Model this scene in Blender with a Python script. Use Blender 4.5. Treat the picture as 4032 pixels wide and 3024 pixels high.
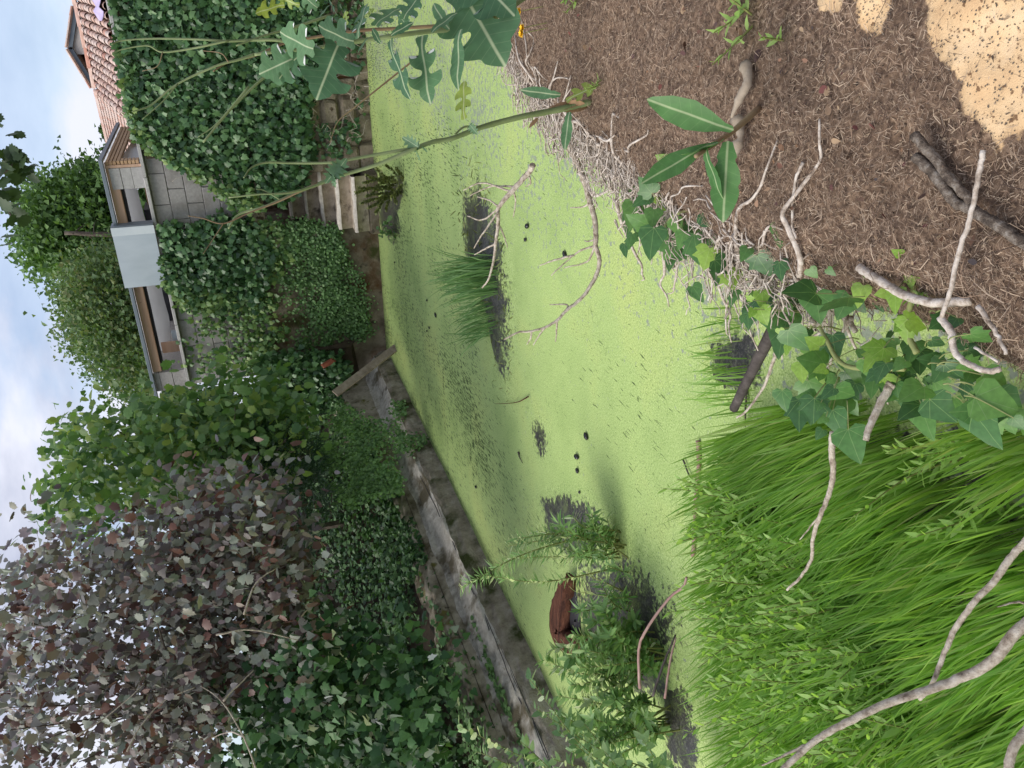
import bpy, math, random
import numpy as np
from mathutils import Matrix, Vector
random.seed(7); rng = np.random.default_rng(7)
for o in list(bpy.data.objects): bpy.data.objects.remove(o)
S = bpy.context.scene; COL = S.collection
# ------------------------------------------------------------------ camera, world, sun, exposure
# world: X along the back wall (right), Y away across the pond, Z up, pond surface at z = 0, metres
UP = -np.array([.373, -2.379, .763]); UP /= np.linalg.norm(UP)
VX = np.array([-1.823, .035, 1.]); VX /= np.linalg.norm(VX)
AX = -(VX - UP * (VX @ UP)); AX /= np.linalg.norm(AX)
BY = np.cross(AX, UP)
RW = np.array([AX, BY, UP])                    # columns: camera right, up, forward (photo held upright) in the world
EYE = np.array([0, 0, 1.83]); FPX = 3030.0
cr, cu, cf = RW[:, 0], RW[:, 1], RW[:, 2]
cam = bpy.data.cameras.new('camera'); camo = bpy.data.objects.new('camera', cam); COL.objects.link(camo)
M = Matrix.Identity(4)
for i in range(3):                             # the photograph lies on its side: picture right = down, picture up = right
    M[i][0] = -cu[i]; M[i][1] = cr[i]; M[i][2] = -cf[i]; M[i][3] = EYE[i]
camo.matrix_world = M
cam.sensor_width = 36; cam.lens = 36 * FPX / 4032; cam.clip_start = .05; cam.clip_end = 2000
S.camera = camo
SUN_EL, SUN_AZ = 50, -124                      # azimuth from +Y clockwise: from behind the camera, to the left
w = bpy.data.worlds.new('World'); S.world = w; w.use_nodes = True
nt = w.node_tree; nt.nodes.clear()
def nn(nt, t, **k):
    n = nt.nodes.new(t)
    for a, v in k.items():
        if a.startswith('i_'):
            key = a[2:]; key = int(key) if key.isdigit() else key.replace('_', ' ')
            n.inputs[key].default_value = v
        else: setattr(n, a, v)
    return n
sky = nn(nt, 'ShaderNodeTexSky', sky_type='NISHITA', sun_disc=False, sun_elevation=math.radians(SUN_EL), sun_rotation=math.radians(SUN_AZ), air_density=1.0, dust_density=1.5, ozone_density=1.5)
tc = nn(nt, 'ShaderNodeTexCoord')
mp = nn(nt, 'ShaderNodeMapping'); mp.inputs['Scale'].default_value = (1.3, 1.3, 3.2); mp.inputs['Location'].default_value = (.35, .1, .3)
n1 = nn(nt, 'ShaderNodeTexNoise', i_Scale=2.1, i_Detail=7, i_Roughness=.52)
rp = nn(nt, 'ShaderNodeValToRGB'); rp.color_ramp.elements[0].position = .43; rp.color_ramp.elements[0].color = (.42, .42, .42, 1); rp.color_ramp.elements[1].position = .53
n2 = nn(nt, 'ShaderNodeTexNoise', i_Scale=3.3, i_Detail=6, i_Roughness=.55)
rp2 = nn(nt, 'ShaderNodeValToRGB'); rp2.color_ramp.elements[0].position = .38; rp2.color_ramp.elements[0].color = (2.75, 2.95, 3.75, 1); rp2.color_ramp.elements[1].position = .60; rp2.color_ramp.elements[1].color = (4.5, 4.65, 5.3, 1)
mx = nn(nt, 'ShaderNodeMixRGB')
bg = nn(nt, 'ShaderNodeBackground', i_Strength=.085); out = nn(nt, 'ShaderNodeOutputWorld')
L = nt.links.new
L(tc.outputs['Generated'], mp.inputs['Vector']); L(mp.outputs[0], n1.inputs['Vector']); L(mp.outputs[0], n2.inputs['Vector'])
L(n1.outputs[0], rp.inputs[0]); L(n2.outputs[0], rp2.inputs[0]); L(rp.outputs[0], mx.inputs[0])
L(sky.outputs[0], mx.inputs[1]); L(rp2.outputs[0], mx.inputs[2]); L(mx.outputs[0], bg.inputs[0]); L(bg.outputs[0], out.inputs[0])
sun = bpy.data.lights.new('sun', 'SUN'); sun.energy = 1.5; sun.angle = math.radians(42); sun.color = (1, .95, .86)
suno = bpy.data.objects.new('sun', sun); COL.objects.link(suno)
a_, e_ = math.radians(SUN_AZ), math.radians(SUN_EL)
sd = Vector((math.sin(a_) * math.cos(e_), math.cos(a_) * math.cos(e_), math.sin(e_)))
suno.rotation_euler = sd.to_track_quat('Z', 'Y').to_euler(); suno.location = (0, 0, 30)
S.view_settings.view_transform = 'Standard'; S.view_settings.look = 'None'; S.view_settings.gamma = 1
S.view_settings.exposure = 1.25; S.view_settings.use_curve_mapping = False
S.render.engine = 'CYCLES'; S.cycles.max_bounces = 8; S.cycles.transparent_max_bounces = 8

# ------------------------------------------------------------------ helpers
def A(*p): return np.array(p, float)
def ray(x, y): return RW @ A((1512 - y) / FPX, (2016 - x) / FPX, 1.)
def onz(x, y, z=0.):
    d = ray(x, y); return EYE + d * ((z - EYE[2]) / d[2])
def onY(x, y, Y):
    d = ray(x, y); return EYE + d * (Y / d[1])
def onX(x, y, X):
    d = ray(x, y); return EYE + d * (X / d[0])
def at(x, y, D): return EYE + ray(x, y) * D
def rays(P): return np.stack([(1512 - P[:, 1]) / FPX, (2016 - P[:, 0]) / FPX, np.ones(len(P))], 1) @ RW.T
def pix(P):
    c = (P - EYE) @ RW; return np.stack([2016 - FPX * c[:, 1] / c[:, 2], 1512 - FPX * c[:, 0] / c[:, 2]], 1)
def nrm(v): return v / np.maximum(np.linalg.norm(v, axis=-1, keepdims=True), 1e-9)
def inpoly(P, poly):
    poly = np.asarray(poly, float); x, y = P[:, 0], P[:, 1]; r = np.zeros(len(P), bool); j = len(poly) - 1
    for i in range(len(poly)):
        xi, yi = poly[i]; xj, yj = poly[j]
        if yi != yj: r ^= ((yi > y) != (yj > y)) & (x < (xj - xi) * (y - yi) / (yj - yi) + xi)
        j = i
    return r
def vnoise(P, s, seed=0):                      # smooth 2-D value noise 0..1
    P = np.asarray(P, float) / s; i = np.floor(P).astype(np.int64); f = P - i; f = f * f * (3 - 2 * f)
    def h(a, b):
        v = np.sin((a * 127.1 + b * 311.7 + seed * 74.7)) * 43758.5453; return v - np.floor(v)
    return (h(i[:, 0], i[:, 1]) * (1 - f[:, 0]) + h(i[:, 0] + 1, i[:, 1]) * f[:, 0]) * (1 - f[:, 1]) + (h(i[:, 0], i[:, 1] + 1) * (1 - f[:, 0]) + h(i[:, 0] + 1, i[:, 1] + 1) * f[:, 0]) * f[:, 1]
def fbm(P, s, seed=0): return .55 * vnoise(P, s, seed) + .3 * vnoise(P, s / 2.1, seed + 1) + .15 * vnoise(P, s / 4.3, seed + 2)
def sample(poly, n, gap=0, gs=150, seed=0):    # points spread through an outline, thinned where the noise is low
    poly = np.asarray(poly, float); lo, hi = poly.min(0), poly.max(0); out = np.zeros((0, 2))
    while len(out) < n:
        P = rng.uniform(lo, hi, (n * 2 + 50, 2)); P = P[inpoly(P, poly)]
        if gap: P = P[fbm(P, gs, seed) > gap + rng.uniform(-.07, .07, len(P))]
        out = np.vstack([out, P])
    return out[:n]
def mesh(name, V, F, mat=None, smooth=False, mi=None):
    V = np.asarray(V, np.float32); me = bpy.data.meshes.new(name)
    if isinstance(F, np.ndarray):
        nf, k = F.shape
        me.vertices.add(len(V)); me.vertices.foreach_set('co', V.ravel())
        me.loops.add(nf * k); me.loops.foreach_set('vertex_index', F.astype(np.int32).ravel())
        me.polygons.add(nf); me.polygons.foreach_set('loop_start', np.arange(0, nf * k, k, dtype=np.int32))
        me.update(calc_edges=True)
    else: me.from_pydata([tuple(map(float, v)) for v in V], [], [tuple(f) for f in F]); me.update()
    for m in (mat if isinstance(mat, (list, tuple)) else [mat]):
        if m: me.materials.append(m)
    if mi is not None: me.polygons.foreach_set('material_index', np.asarray(mi, np.int32))
    if smooth: me.polygons.foreach_set('use_smooth', np.ones(len(me.polygons), bool))
    return me
def tag(o, label=None, cat=None, group=None, kind=None):
    for k, v in (('label', label), ('category', cat), ('group', group), ('kind', kind)):
        if v: o[k] = v
    return o
def top(name, me, label=None, cat=None, group=None, kind=None, loc=(0, 0, 0)):
    o = bpy.data.objects.new(name, me); COL.objects.link(o); o.location = loc
    return tag(o, label, cat, group, kind)
def thing(name, loc, label, cat, group=None): return top(name, None, label, cat, group, None, tuple(map(float, loc)))
def part(root, name, me, label=None, kind=None, mw=None):
    o = bpy.data.objects.new(name, me); COL.objects.link(o); o.parent = root
    T = Matrix.Translation(-Vector(root.location)) if root.parent is None else Matrix.Identity(4)
    o.matrix_local = T @ mw if mw is not None else T
    return tag(o, label, None, None, kind)
def box(x0, x1, y0, y1, z0, z1, j=0., b=0.):
    if b:                                      # bevelled box
        V = []; F = []
        c = A((x0 + x1) / 2, (y0 + y1) / 2, (z0 + z1) / 2); h = A(x1 - x0, y1 - y0, z1 - z0) / 2
        idx = {}
        for s in [(i, k, l) for i in (-1, 1) for k in (-1, 1) for l in (-1, 1)]:
            for ax in range(3):
                p = c + h * s; q = p.copy()
                for a2 in range(3):
                    if a2 != ax: q[a2] -= s[a2] * min(b, h[a2] * .45)
                idx[s + (ax,)] = len(V); V.append(q + rng.normal(0, 1, 3) * j)
        def q4(ax, sgn):
            o = [a2 for a2 in range(3) if a2 != ax]; r = []
            for u, v in ((-1, -1), (1, -1), (1, 1), (-1, 1)):
                s = [0, 0, 0]; s[ax] = sgn; s[o[0]] = u; s[o[1]] = v; r.append(tuple(s))
            return r
        for ax in range(3):
            for sg in (-1, 1):
                f = [idx[s + (ax,)] for s in q4(ax, sg)]
                if (sg < 0) ^ (ax == 1): f = f[::-1]
                F.append(f)
        for ax in range(3):                    # edge strips and corners
            o = [a2 for a2 in range(3) if a2 != ax]
            for u in (-1, 1):
                for v in (-1, 1):
                    s0 = [0, 0, 0]; s0[ax] = -1; s0[o[0]] = u; s0[o[1]] = v; s1 = list(s0); s1[ax] = 1; s0 = tuple(s0); s1 = tuple(s1)
                    F.append([idx[s0 + (o[0],)], idx[s1 + (o[0],)], idx[s1 + (o[1],)], idx[s0 + (o[1],)]])
        for s in [(i, k, l) for i in (-1, 1) for k in (-1, 1) for l in (-1, 1)]: F.append([idx[s + (a2,)] for a2 in range(3)])
        return V, F
    V = [(x, y, z) for x in (x0, x1) for y in (y0, y1) for z in (z0, z1)]
    if j: V = [A(*v) + rng.normal(0, 1, 3) * j for v in V]
    return V, [(0, 1, 3, 2), (4, 6, 7, 5), (0, 4, 5, 1), (2, 3, 7, 6), (0, 2, 6, 4), (1, 5, 7, 3)]
def join(*vf):
    V = []; F = []
    for v, f in vf:
        n = len(V); V += [tuple(p) for p in v]; F += [tuple(i + n for i in q) for q in f]
    return V, F
def grid(P):                                   # (n, m, 3) array of points to quads
    n, m = P.shape[:2]; i = np.arange(n * m).reshape(n, m)
    return P.reshape(-1, 3), np.stack([i[:-1, :-1], i[1:, :-1], i[1:, 1:], i[:-1, 1:]], -1).reshape(-1, 4)
def spline(P, k=6):
    P = np.asarray(P, float); n = len(P)
    if n < 3: return np.array([P[0] + (P[-1] - P[0]) * t for t in np.linspace(0, 1, k + 1)])
    Q = np.vstack([2 * P[0] - P[1], P, 2 * P[-1] - P[-2]]); out = []
    for i in range(n - 1):
        p0, p1, p2, p3 = Q[i:i + 4]
        for t in np.arange(k) / k: out.append(.5 * (2 * p1 + (p2 - p0) * t + (2 * p0 - 5 * p1 + 4 * p2 - p3) * t * t + (3 * p1 - p0 - 3 * p2 + p3) * t ** 3))
    out.append(P[-1]); return np.array(out)
def tube(P, r0, r1=None, n=6, wob=0., lump=0.):
    P = np.asarray(P, float); m = len(P)
    r = np.linspace(r0, r0 if r1 is None else r1, m) if np.isscalar(r0) else np.asarray(r0)
    if wob: P = P + np.cumsum(rng.normal(0, wob, P.shape), 0) * np.linspace(0, 1, m)[:, None] ** .5
    if lump: r = r * (1 + rng.normal(0, lump, m))
    T = nrm(np.gradient(P, axis=0)); ref = A(0, 0, 1) if abs(T.mean(0)[2]) < .8 else A(1, 0, 0)
    X = nrm(np.cross(T, ref)); Y = np.cross(T, X); a = np.arange(n) * 2 * np.pi / n
    V = P[:, None] + r[:, None, None] * (np.cos(a)[None, :, None] * X[:, None] + np.sin(a)[None, :, None] * Y[:, None])
    i = np.arange(m * n).reshape(m, n); j = np.roll(i, -1, 1)
    F = [tuple(q) for q in np.stack([i[:-1], j[:-1], j[1:], i[1:]], -1).reshape(-1, 4)]
    F += [tuple(i[0][::-1]), tuple(i[-1])]
    return V.reshape(-1, 3), F
def tubes_np(Ps, r, n=4):                       # many equal tubes: Ps (k, m, 3), r (k,)
    k, m = Ps.shape[:2]; T = nrm(np.gradient(Ps, axis=1)); X = nrm(np.cross(T, A(.13, .21, 1))); Y = np.cross(T, X)
    a = np.arange(n) * 2 * np.pi / n; rr = (r[:, None] * np.linspace(1, .45, m)[None])[..., None, None]
    V = Ps[:, :, None] + rr * (np.cos(a)[:, None] * X[:, :, None] + np.sin(a)[:, None] * Y[:, :, None])
    i = np.arange(k * m * n).reshape(k, m, n); j = np.roll(i, -1, 2)
    return V.reshape(-1, 3), np.stack([i[:, :-1], j[:, :-1], j[:, 1:], i[:, 1:]], -1).reshape(-1, 4)
def frames(y, n):
    y = nrm(y); z = nrm(n - (n * y).sum(-1, keepdims=True) * y); x = np.cross(y, z)
    return np.stack([x, y, z], -1)
def scatter(T, pos, R, sc):
    tV, tF = T; n = len(pos); sc = np.broadcast_to(np.asarray(sc, float).reshape(-1, 1) if np.ndim(sc) else sc, (n, 1)) if np.ndim(sc) < 2 else sc
    V = np.einsum('nij,nkj->nki', R, tV[None] * (sc[:, None, :] if sc.shape[1] == 3 else sc[:, None])) + pos[:, None]
    F = tF[None] + (np.arange(n) * len(tV))[:, None, None]
    return V.reshape(-1, 3), F.reshape(-1, tF.shape[1])
def M4(pos, R, s):
    m = Matrix.Identity(4)
    for i in range(3):
        for j in range(3): m[i][j] = float(R[i][j] * s)
        m[i][3] = float(pos[i])
    return m
def fan(outline, droop=.12, fold=.15, mid=4):  # half outline (x>0, base to tip) -> folded leaf blade of triangles
    o = np.asarray(outline, float); L_ = o[-1][1]; cy = np.linspace(0, L_, mid + 1)[1:-1] * .9
    V = [(0, 0)] + [tuple(p) for p in o] ; n = len(V); V += [(0, c) for c in cy]
    V2 = [(-p[0], p[1]) for p in o[:-1]]; m0 = len(V); V += V2
    spine = [0] + list(range(n, n + len(cy))) + [n - 1]; sy = [V[i][1] for i in spine]
    F = []
    def side(idx, flip):
        e = [0] + idx + [n - 1]; si = 0
        for k in range(len(e) - 1):
            a, b = e[k], e[k + 1]; ym = (V[a][1] + V[b][1]) / 2
            while si < len(spine) - 2 and (sy[si] + sy[si + 1]) / 2 < ym:
                t = (spine[si], a, spine[si + 1]); si += 1
                if len(set(t)) == 3: F.append(t if not flip else t[::-1])
            t = (spine[si], a, b)
            if len(set(t)) == 3: F.append(t if not flip else t[::-1])
        while si < len(spine) - 2:
            t = (spine[si], e[-1], spine[si + 1]); si += 1
            if len(set(t)) == 3: F.append(t if not flip else t[::-1])
    side(list(range(1, n - 1)), False); side(list(range(m0, m0 + len(V2))), True)
    V = np.array([(x, y, fold * abs(x) * 1.0 - droop * (y / L_) ** 2 * L_ - .10 * x * x + .02 * math.sin(9 * y + 4 * x)) for x, y in V])
    return V, np.array(F)
def spl(o):
    q = spline(np.array([(x, y, 0) for x, y in o]), 3)[:, :2]; return [tuple(p) for p in q]
LEAF = dict(
    ivy=fan([(.16, -.16), (.36, -.14), (.52, .06), (.40, .2), (.56, .44), (.34, .5), (.16, .78), (0, 1)], .18, -.12),
    ivyb=fan([(.2, -.12), (.42, 0), (.47, .22), (.34, .45), (.17, .78), (0, 1)], .2, .14),
    ivys=fan([(.3, -.14), (.48, .08), (.36, .24), (.46, .46), (.2, .6), (0, 1)], .1, -.1, 2),
    maple=fan([(.2, -.1), (.38, .02), (.34, .14), (.5, .28), (.42, .4), (.46, .6), (.3, .62), (.26, .8), (.12, .82), (0, 1)], .22, -.12, 3),
    oval=fan([(.2, .08), (.3, .32), (.24, .65), (.1, .88), (0, 1)], .15, .16, 3),
    lance=fan([(.05, .15), (.085, .4), (.055, .7), (0, 1)], .25, .2, 3),
    lance2=fan([(.10, .12), (.17, .4), (.12, .72), (0, 1)], .16, .2, 3),
    round=fan([(.3, -.05), (.5, .3), (.4, .7), (.15, .95), (0, .93)], .05, .1, 2),
    tuft=(np.array([(-.5, 0, 0), (.45, .1, .1), (.1, .9, -.05), (-.3, .6, .2)], float), np.array([(0, 1, 2), (0, 2, 3)])),
    lett=fan(spl([(.02, .0), (.10, .02), (.085, .1), (.05, .2), (.09, .3), (.2, .3), (.225, .25), (.23, .36), (.16, .45), (.065, .5), (.075, .57), (.2, .6), (.27, .56), (.265, .68), (.2, .75), (.12, .79), (.13, .84), (.09, .93), (0, 1)]), .2, .12, 9),
    lett2=fan(spl([(.05, .02), (.07, .1), (.1, .2), (.085, .25), (.13, .36), (.15, .5), (.13, .56), (.145, .64), (.11, .8), (.05, .94), (0, 1)]), .2, .16, 8),
    lett3=fan(spl([(.1, -.05), (.18, .0), (.15, .1), (.16, .2), (.33, .22), (.38, .17), (.40, .32), (.3, .42), (.14, .45), (.15, .52), (.30, .58), (.36, .54), (.34, .68), (.24, .76), (.17, .8), (.15, .87), (.07, .95), (0, 1)]), .25, .14, 9),
    spiny=fan([(.2, .0), (.12, .08), (.34, .1), (.16, .2), (.42, .3), (.18, .36), (.4, .52), (.16, .56), (.32, .74), (.12, .76), (.1, .9), (0, 1)], .1, .3, 5),
)

# ------------------------------------------------------------------ materials
def newmat(name):
    m = bpy.data.materials.new(name); m.use_nodes = True; t = m.node_tree; t.nodes.clear()
    o = nn(t, 'ShaderNodeOutputMaterial'); p = nn(t, 'ShaderNodeBsdfPrincipled'); t.links.new(p.outputs[0], o.inputs[0])
    return m, t, p, o
def ramp(t, stops, interp='LINEAR'):
    r = nn(t, 'ShaderNodeValToRGB'); r.color_ramp.interpolation = interp; e = r.color_ramp.elements
    while len(e) < len(stops): e.new(.5)
    for i, (p, c) in enumerate(stops):
        e[i].position = p; e[i].color = (c, c, c, 1) if np.isscalar(c) else tuple(c) + (1,)
    return r
def noise(t, vec, scale, detail=4, rough=.55, sc=None, rot=None):
    n = nn(t, 'ShaderNodeTexNoise', i_Scale=scale, i_Detail=detail, i_Roughness=rough)
    if sc is not None:
        mp = nn(t, 'ShaderNodeMapping'); mp.inputs['Scale'].default_value = sc
        if rot: mp.inputs['Rotation'].default_value = rot
        t.links.new(vec, mp.inputs[0]); t.links.new(mp.outputs[0], n.inputs['Vector'])
    else: t.links.new(vec, n.inputs['Vector'])
    return n.outputs[0]
def math_(t, op, a, b=None, clamp=False):
    n = nn(t, 'ShaderNodeMath', operation=op, use_clamp=clamp)
    for i, v in enumerate((a, b)):
        if v is None: continue
        if hasattr(v, 'is_linked') or hasattr(v, 'links'): t.links.new(v, n.inputs[i])
        else: n.inputs[i].default_value = v
    return n.outputs[0]
def mixc(t, f, a, b, mode='MIX'):
    n = nn(t, 'ShaderNodeMixRGB', blend_type=mode)
    for i, v in ((0, f), (1, a), (2, b)):
        if hasattr(v, 'links'): t.links.new(v, n.inputs[i])
        elif i == 0: n.inputs[0].default_value = v
        else: n.inputs[i].default_value = tuple(v) + (1,)
    return n.outputs[0]
def bump(t, p, h, s, d=.01):
    b = nn(t, 'ShaderNodeBump', i_Strength=s, i_Distance=d); t.links.new(h, b.inputs['Height']); t.links.new(b.outputs[0], p.inputs['Normal'])
def rough_mat(name, stops, scale=6, rough=.85, bs=.5, bd=.01, detail=8, sc=None, second=None, spec=.3):
    m, t, p, o = newmat(name); v = nn(t, 'ShaderNodeTexCoord').outputs['Object']
    oi = nn(t, 'ShaderNodeObjectInfo'); va = nn(t, 'ShaderNodeVectorMath', operation='ADD')
    cb = nn(t, 'ShaderNodeVectorMath', operation='SCALE'); t.links.new(oi.outputs['Location'], cb.inputs[0]); cb.inputs['Scale'].default_value = 1.0
    t.links.new(v, va.inputs[0]); t.links.new(cb.outputs[0], va.inputs[1]); v = va.outputs[0]
    h = noise(t, v, scale, detail, .62, sc); r = ramp(t, stops); t.links.new(h, r.inputs[0]); c = r.outputs[0]
    if second:
        for (s2, lo, hi, col) in second:
            n2 = noise(t, v, s2, 5, .6); r2 = ramp(t, [(lo, 0.), (hi, 1.)]); t.links.new(n2, r2.inputs[0]); c = mixc(t, r2.outputs[0], c, col)
    t.links.new(c, p.inputs['Base Color']); p.inputs['Roughness'].default_value = rough; p.inputs['Specular IOR Level'].default_value = spec
    h2 = noise(t, v, scale * 6, 6, .65, sc); bump(t, p, math_(t, 'ADD', h, h2), bs, bd)
    return m
def leaf_mat(name, cols, rough=.45, trans=.3, back=None, vein=None, spec=.4, tint=(1.25, 1.35, .6)):
    m, t, p, o = newmat(name)
    g = nn(t, 'ShaderNodeNewGeometry'); oi = nn(t, 'ShaderNodeObjectInfo')
    f = math_(t, 'FRACT', math_(t, 'ADD', g.outputs['Random Per Island'], oi.outputs['Random']))
    r = ramp(t, [(i / max(1, len(cols) - 1), c) for i, c in enumerate(cols)]); t.links.new(f, r.inputs[0]); c = r.outputs[0]
    v = nn(t, 'ShaderNodeTexCoord').outputs['Object']
    if back:
        rb = ramp(t, [(i / max(1, len(back) - 1), c2) for i, c2 in enumerate(back)]); t.links.new(f, rb.inputs[0])
        c = mixc(t, g.outputs['Backfacing'], c, rb.outputs[0])
    if vein:                                   # pale veins in the leaf's own coordinates: 'ray' from the base or 'rib' along the middle
        sx = nn(t, 'ShaderNodeSeparateXYZ'); t.links.new(v, sx.inputs[0]); X, Y = sx.outputs[0], sx.outputs[1]; ax = math_(t, 'ABSOLUTE', X)
        if vein[0] == 'ray':
            an = math_(t, 'ABSOLUTE', math_(t, 'ARCTAN2', X, math_(t, 'ADD', Y, .02)))
            pp = math_(t, 'PINGPONG', an, .36); rad = math_(t, 'SQRT', math_(t, 'ADD', math_(t, 'MULTIPLY', X, X), math_(t, 'MULTIPLY', Y, Y)))
            d = math_(t, 'MULTIPLY', pp, rad)
            sec = math_(t, 'PINGPONG', math_(t, 'ADD', math_(t, 'MULTIPLY', rad, 1.0), math_(t, 'MULTIPLY', an, .25)), .085)
            d2 = math_(t, 'ADD', sec, .006)
        else:
            d = math_(t, 'MULTIPLY', ax, .55)
            sec = math_(t, 'PINGPONG', math_(t, 'SUBTRACT', Y, math_(t, 'MULTIPLY', ax, .55)), .06); d2 = math_(t, 'ADD', sec, .004)
        wv = vein[1]
        r1 = ramp(t, [(wv * .6, 1.), (wv * 1.4, 0.)]); t.links.new(d, r1.inputs[0])
        r2 = ramp(t, [(wv * .5, .28), (wv * 1.1, 0.)]); t.links.new(d2, r2.inputs[0])
        c = mixc(t, math_(t, 'MAXIMUM', r1.outputs[0], r2.outputs[0]), c, vein[2])
    n = noise(t, v, 5, 3); rn = ramp(t, [(.3, .8), (.7, 1.15)]); t.links.new(n, rn.inputs[0]); c = mixc(t, 1., c, rn.outputs[0], 'MULTIPLY')
    t.links.new(c, p.inputs['Base Color']); p.inputs['Roughness'].default_value = rough; p.inputs['Specular IOR Level'].default_value = spec
    if trans:
        tr = nn(t, 'ShaderNodeBsdfTranslucent'); t.links.new(mixc(t, 1., c, tint, 'MULTIPLY'), tr.inputs[0])
        ms = nn(t, 'ShaderNodeMixShader', i_0=trans); t.links.new(p.outputs[0], ms.inputs[1]); t.links.new(tr.outputs[0], ms.inputs[2]); t.links.new(ms.outputs[0], o.inputs[0])
    return m
def duck_mat(name, mud=False):
    m, t, p, o = newmat(name); v = nn(t, 'ShaderNodeTexCoord').outputs['Object']
    sx = nn(t, 'ShaderNodeSeparateXYZ'); t.links.new(v, sx.inputs[0]); X, Y = sx.outputs[0], sx.outputs[1]
    f = noise(t, v, 120, 2, .75); r = ramp(t, [(.30, (.12, .19, .045)), (.42, (.33, .44, .145)), (.58, (.43, .54, .205)), (.70, (.60, .67, .33))]); t.links.new(f, r.inputs[0])
    big = noise(t, v, 1.1, 7, .6); rb = ramp(t, [(.32, (.74, .80, .74)), (.5, (.95, .98, .95)), (.68, (1.12, 1.06, .98))]); t.links.new(big, rb.inputs[0])
    c = mixc(t, 1., r.outputs[0], rb.outputs[0], 'MULTIPLY')
    # drifted dashes along Y, mostly far out and by the ledge
    d = noise(t, v, 1, 2, .5, (74, 10, 1)); far = nn(t, 'ShaderNodeMapRange'); far.inputs[1].default_value = 4.4; far.inputs[2].default_value = 7.2; far.inputs[3].default_value = -.085; far.inputs[4].default_value = .055; t.links.new(math_(t, 'SUBTRACT', Y, math_(t, 'MULTIPLY', math_(t, 'ADD', X, 2.5), .9)), far.inputs[0])
    msk = noise(t, v, 1, 4, .6, (1.1, .55, 1)); band = nn(t, 'ShaderNodeMapRange'); band.inputs[1].default_value = .38; band.inputs[2].default_value = .62; band.inputs[3].default_value = -.10; band.inputs[4].default_value = .05; t.links.new(msk, band.inputs[0])
    dd = math_(t, 'ADD', math_(t, 'ADD', d, far.outputs[0]), band.outputs[0]); rd = ramp(t, [(.60, 0.), (.64, .9)]); t.links.new(dd, rd.inputs[0])
    c = mixc(t, rd.outputs[0], c, (.04, .07, .018))
    # small dark pinholes
    ph = noise(t, v, 75, 3, .6); pm = noise(t, v, 2.2, 3); dd2 = math_(t, 'ADD', ph, math_(t, 'MULTIPLY', math_(t, 'SUBTRACT', pm, .5), .32)); r3 = ramp(t, [(.655, 0.), (.70, .85)]); t.links.new(dd2, r3.inputs[0]); c = mixc(t, r3.outputs[0], c, (.07, .10, .04))
    # meandering hairline trails
    for sc_, wv in ((5.5, .006), (8.5, .007)):
        tn = noise(t, v, sc_, 2, .5); ab = math_(t, 'ABSOLUTE', math_(t, 'SUBTRACT', tn, .47)); rt = ramp(t, [(wv * .4, .55), (wv, 0.)]); t.links.new(ab, rt.inputs[0])
        km = noise(t, v, 2.3, 3); rk = ramp(t, [(.55, 0.), (.62, 1.)]); t.links.new(km, rk.inputs[0]); c = mixc(t, math_(t, 'MULTIPLY', rt.outputs[0], rk.outputs[0]), c, (.12, .18, .05))
    # open water gaps near the bank, with the sky's reflection painted in grey
    ow = noise(t, v, 26, 4, .65); om = noise(t, v, 1.4, 3)
    nb = nn(t, 'ShaderNodeMapRange'); nb.inputs[1].default_value = -2.1; nb.inputs[2].default_value = -1.0; nb.inputs[3].default_value = -.06; nb.inputs[4].default_value = .085; t.links.new(X, nb.inputs[0])
    o1 = math_(t, 'ADD', math_(t, 'ADD', ow, nb.outputs[0]), math_(t, 'MULTIPLY', math_(t, 'SUBTRACT', om, .5), .3)); ro = ramp(t, [(.60, 0.), (.66, 1.)]); t.links.new(o1, ro.inputs[0])
    c = mixc(t, math_(t, 'MULTIPLY', ro.outputs[0], .75), c, (.22, .235, .235))
    rough = .62
    if mud:
        mn = noise(t, v, 5.5, 6, .65); m2 = noise(t, v, 34, 3, .6); mm = math_(t, 'ADD', mn, math_(t, 'MULTIPLY', math_(t, 'SUBTRACT', m2, .5), .9))
        at_ = nn(t, 'ShaderNodeAttribute', attribute_name='rim'); ms = math_(t, 'SUBTRACT', math_(t, 'ADD', mm, .50), at_.outputs['Fac'])
        rm = ramp(t, [(.33, 0.), (.47, 1.)]); t.links.new(ms, rm.inputs[0])
        mc = ramp(t, [(.3, (.018, .018, .016)), (.52, (.05, .048, .045)), (.72, (.13, .125, .11))]); t.links.new(noise(t, v, 60, 4, .7), mc.inputs[0])
        fl = ramp(t, [(.50, 0.), (.62, .75)]); t.links.new(math_(t, 'ADD', math_(t, 'MULTIPLY', noise(t, v, 9, 5, .65), .55), math_(t, 'MULTIPLY', noise(t, v, 85, 3, .7), .45)), fl.inputs[0]); c = mixc(t, rm.outputs[0], c, mixc(t, fl.outputs[0], mc.outputs[0], (.16, .21, .075))); mr = nn(t, 'ShaderNodeMapRange'); mr.inputs[3].default_value = .62; mr.inputs[4].default_value = .28; t.links.new(rm.outputs[0], mr.inputs[0]); rough = mr.outputs[0]
    t.links.new(c, p.inputs['Base Color']); p.inputs['Specular IOR Level'].default_value = .25
    if hasattr(rough, 'links'): t.links.new(rough, p.inputs['Roughness'])
    else: p.inputs['Roughness'].default_value = rough
    bump(t, p, math_(t, 'ADD', f, math_(t, 'MULTIPLY', noise(t, v, 60, 3), .5)), .35, .004)
    return m
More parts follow.
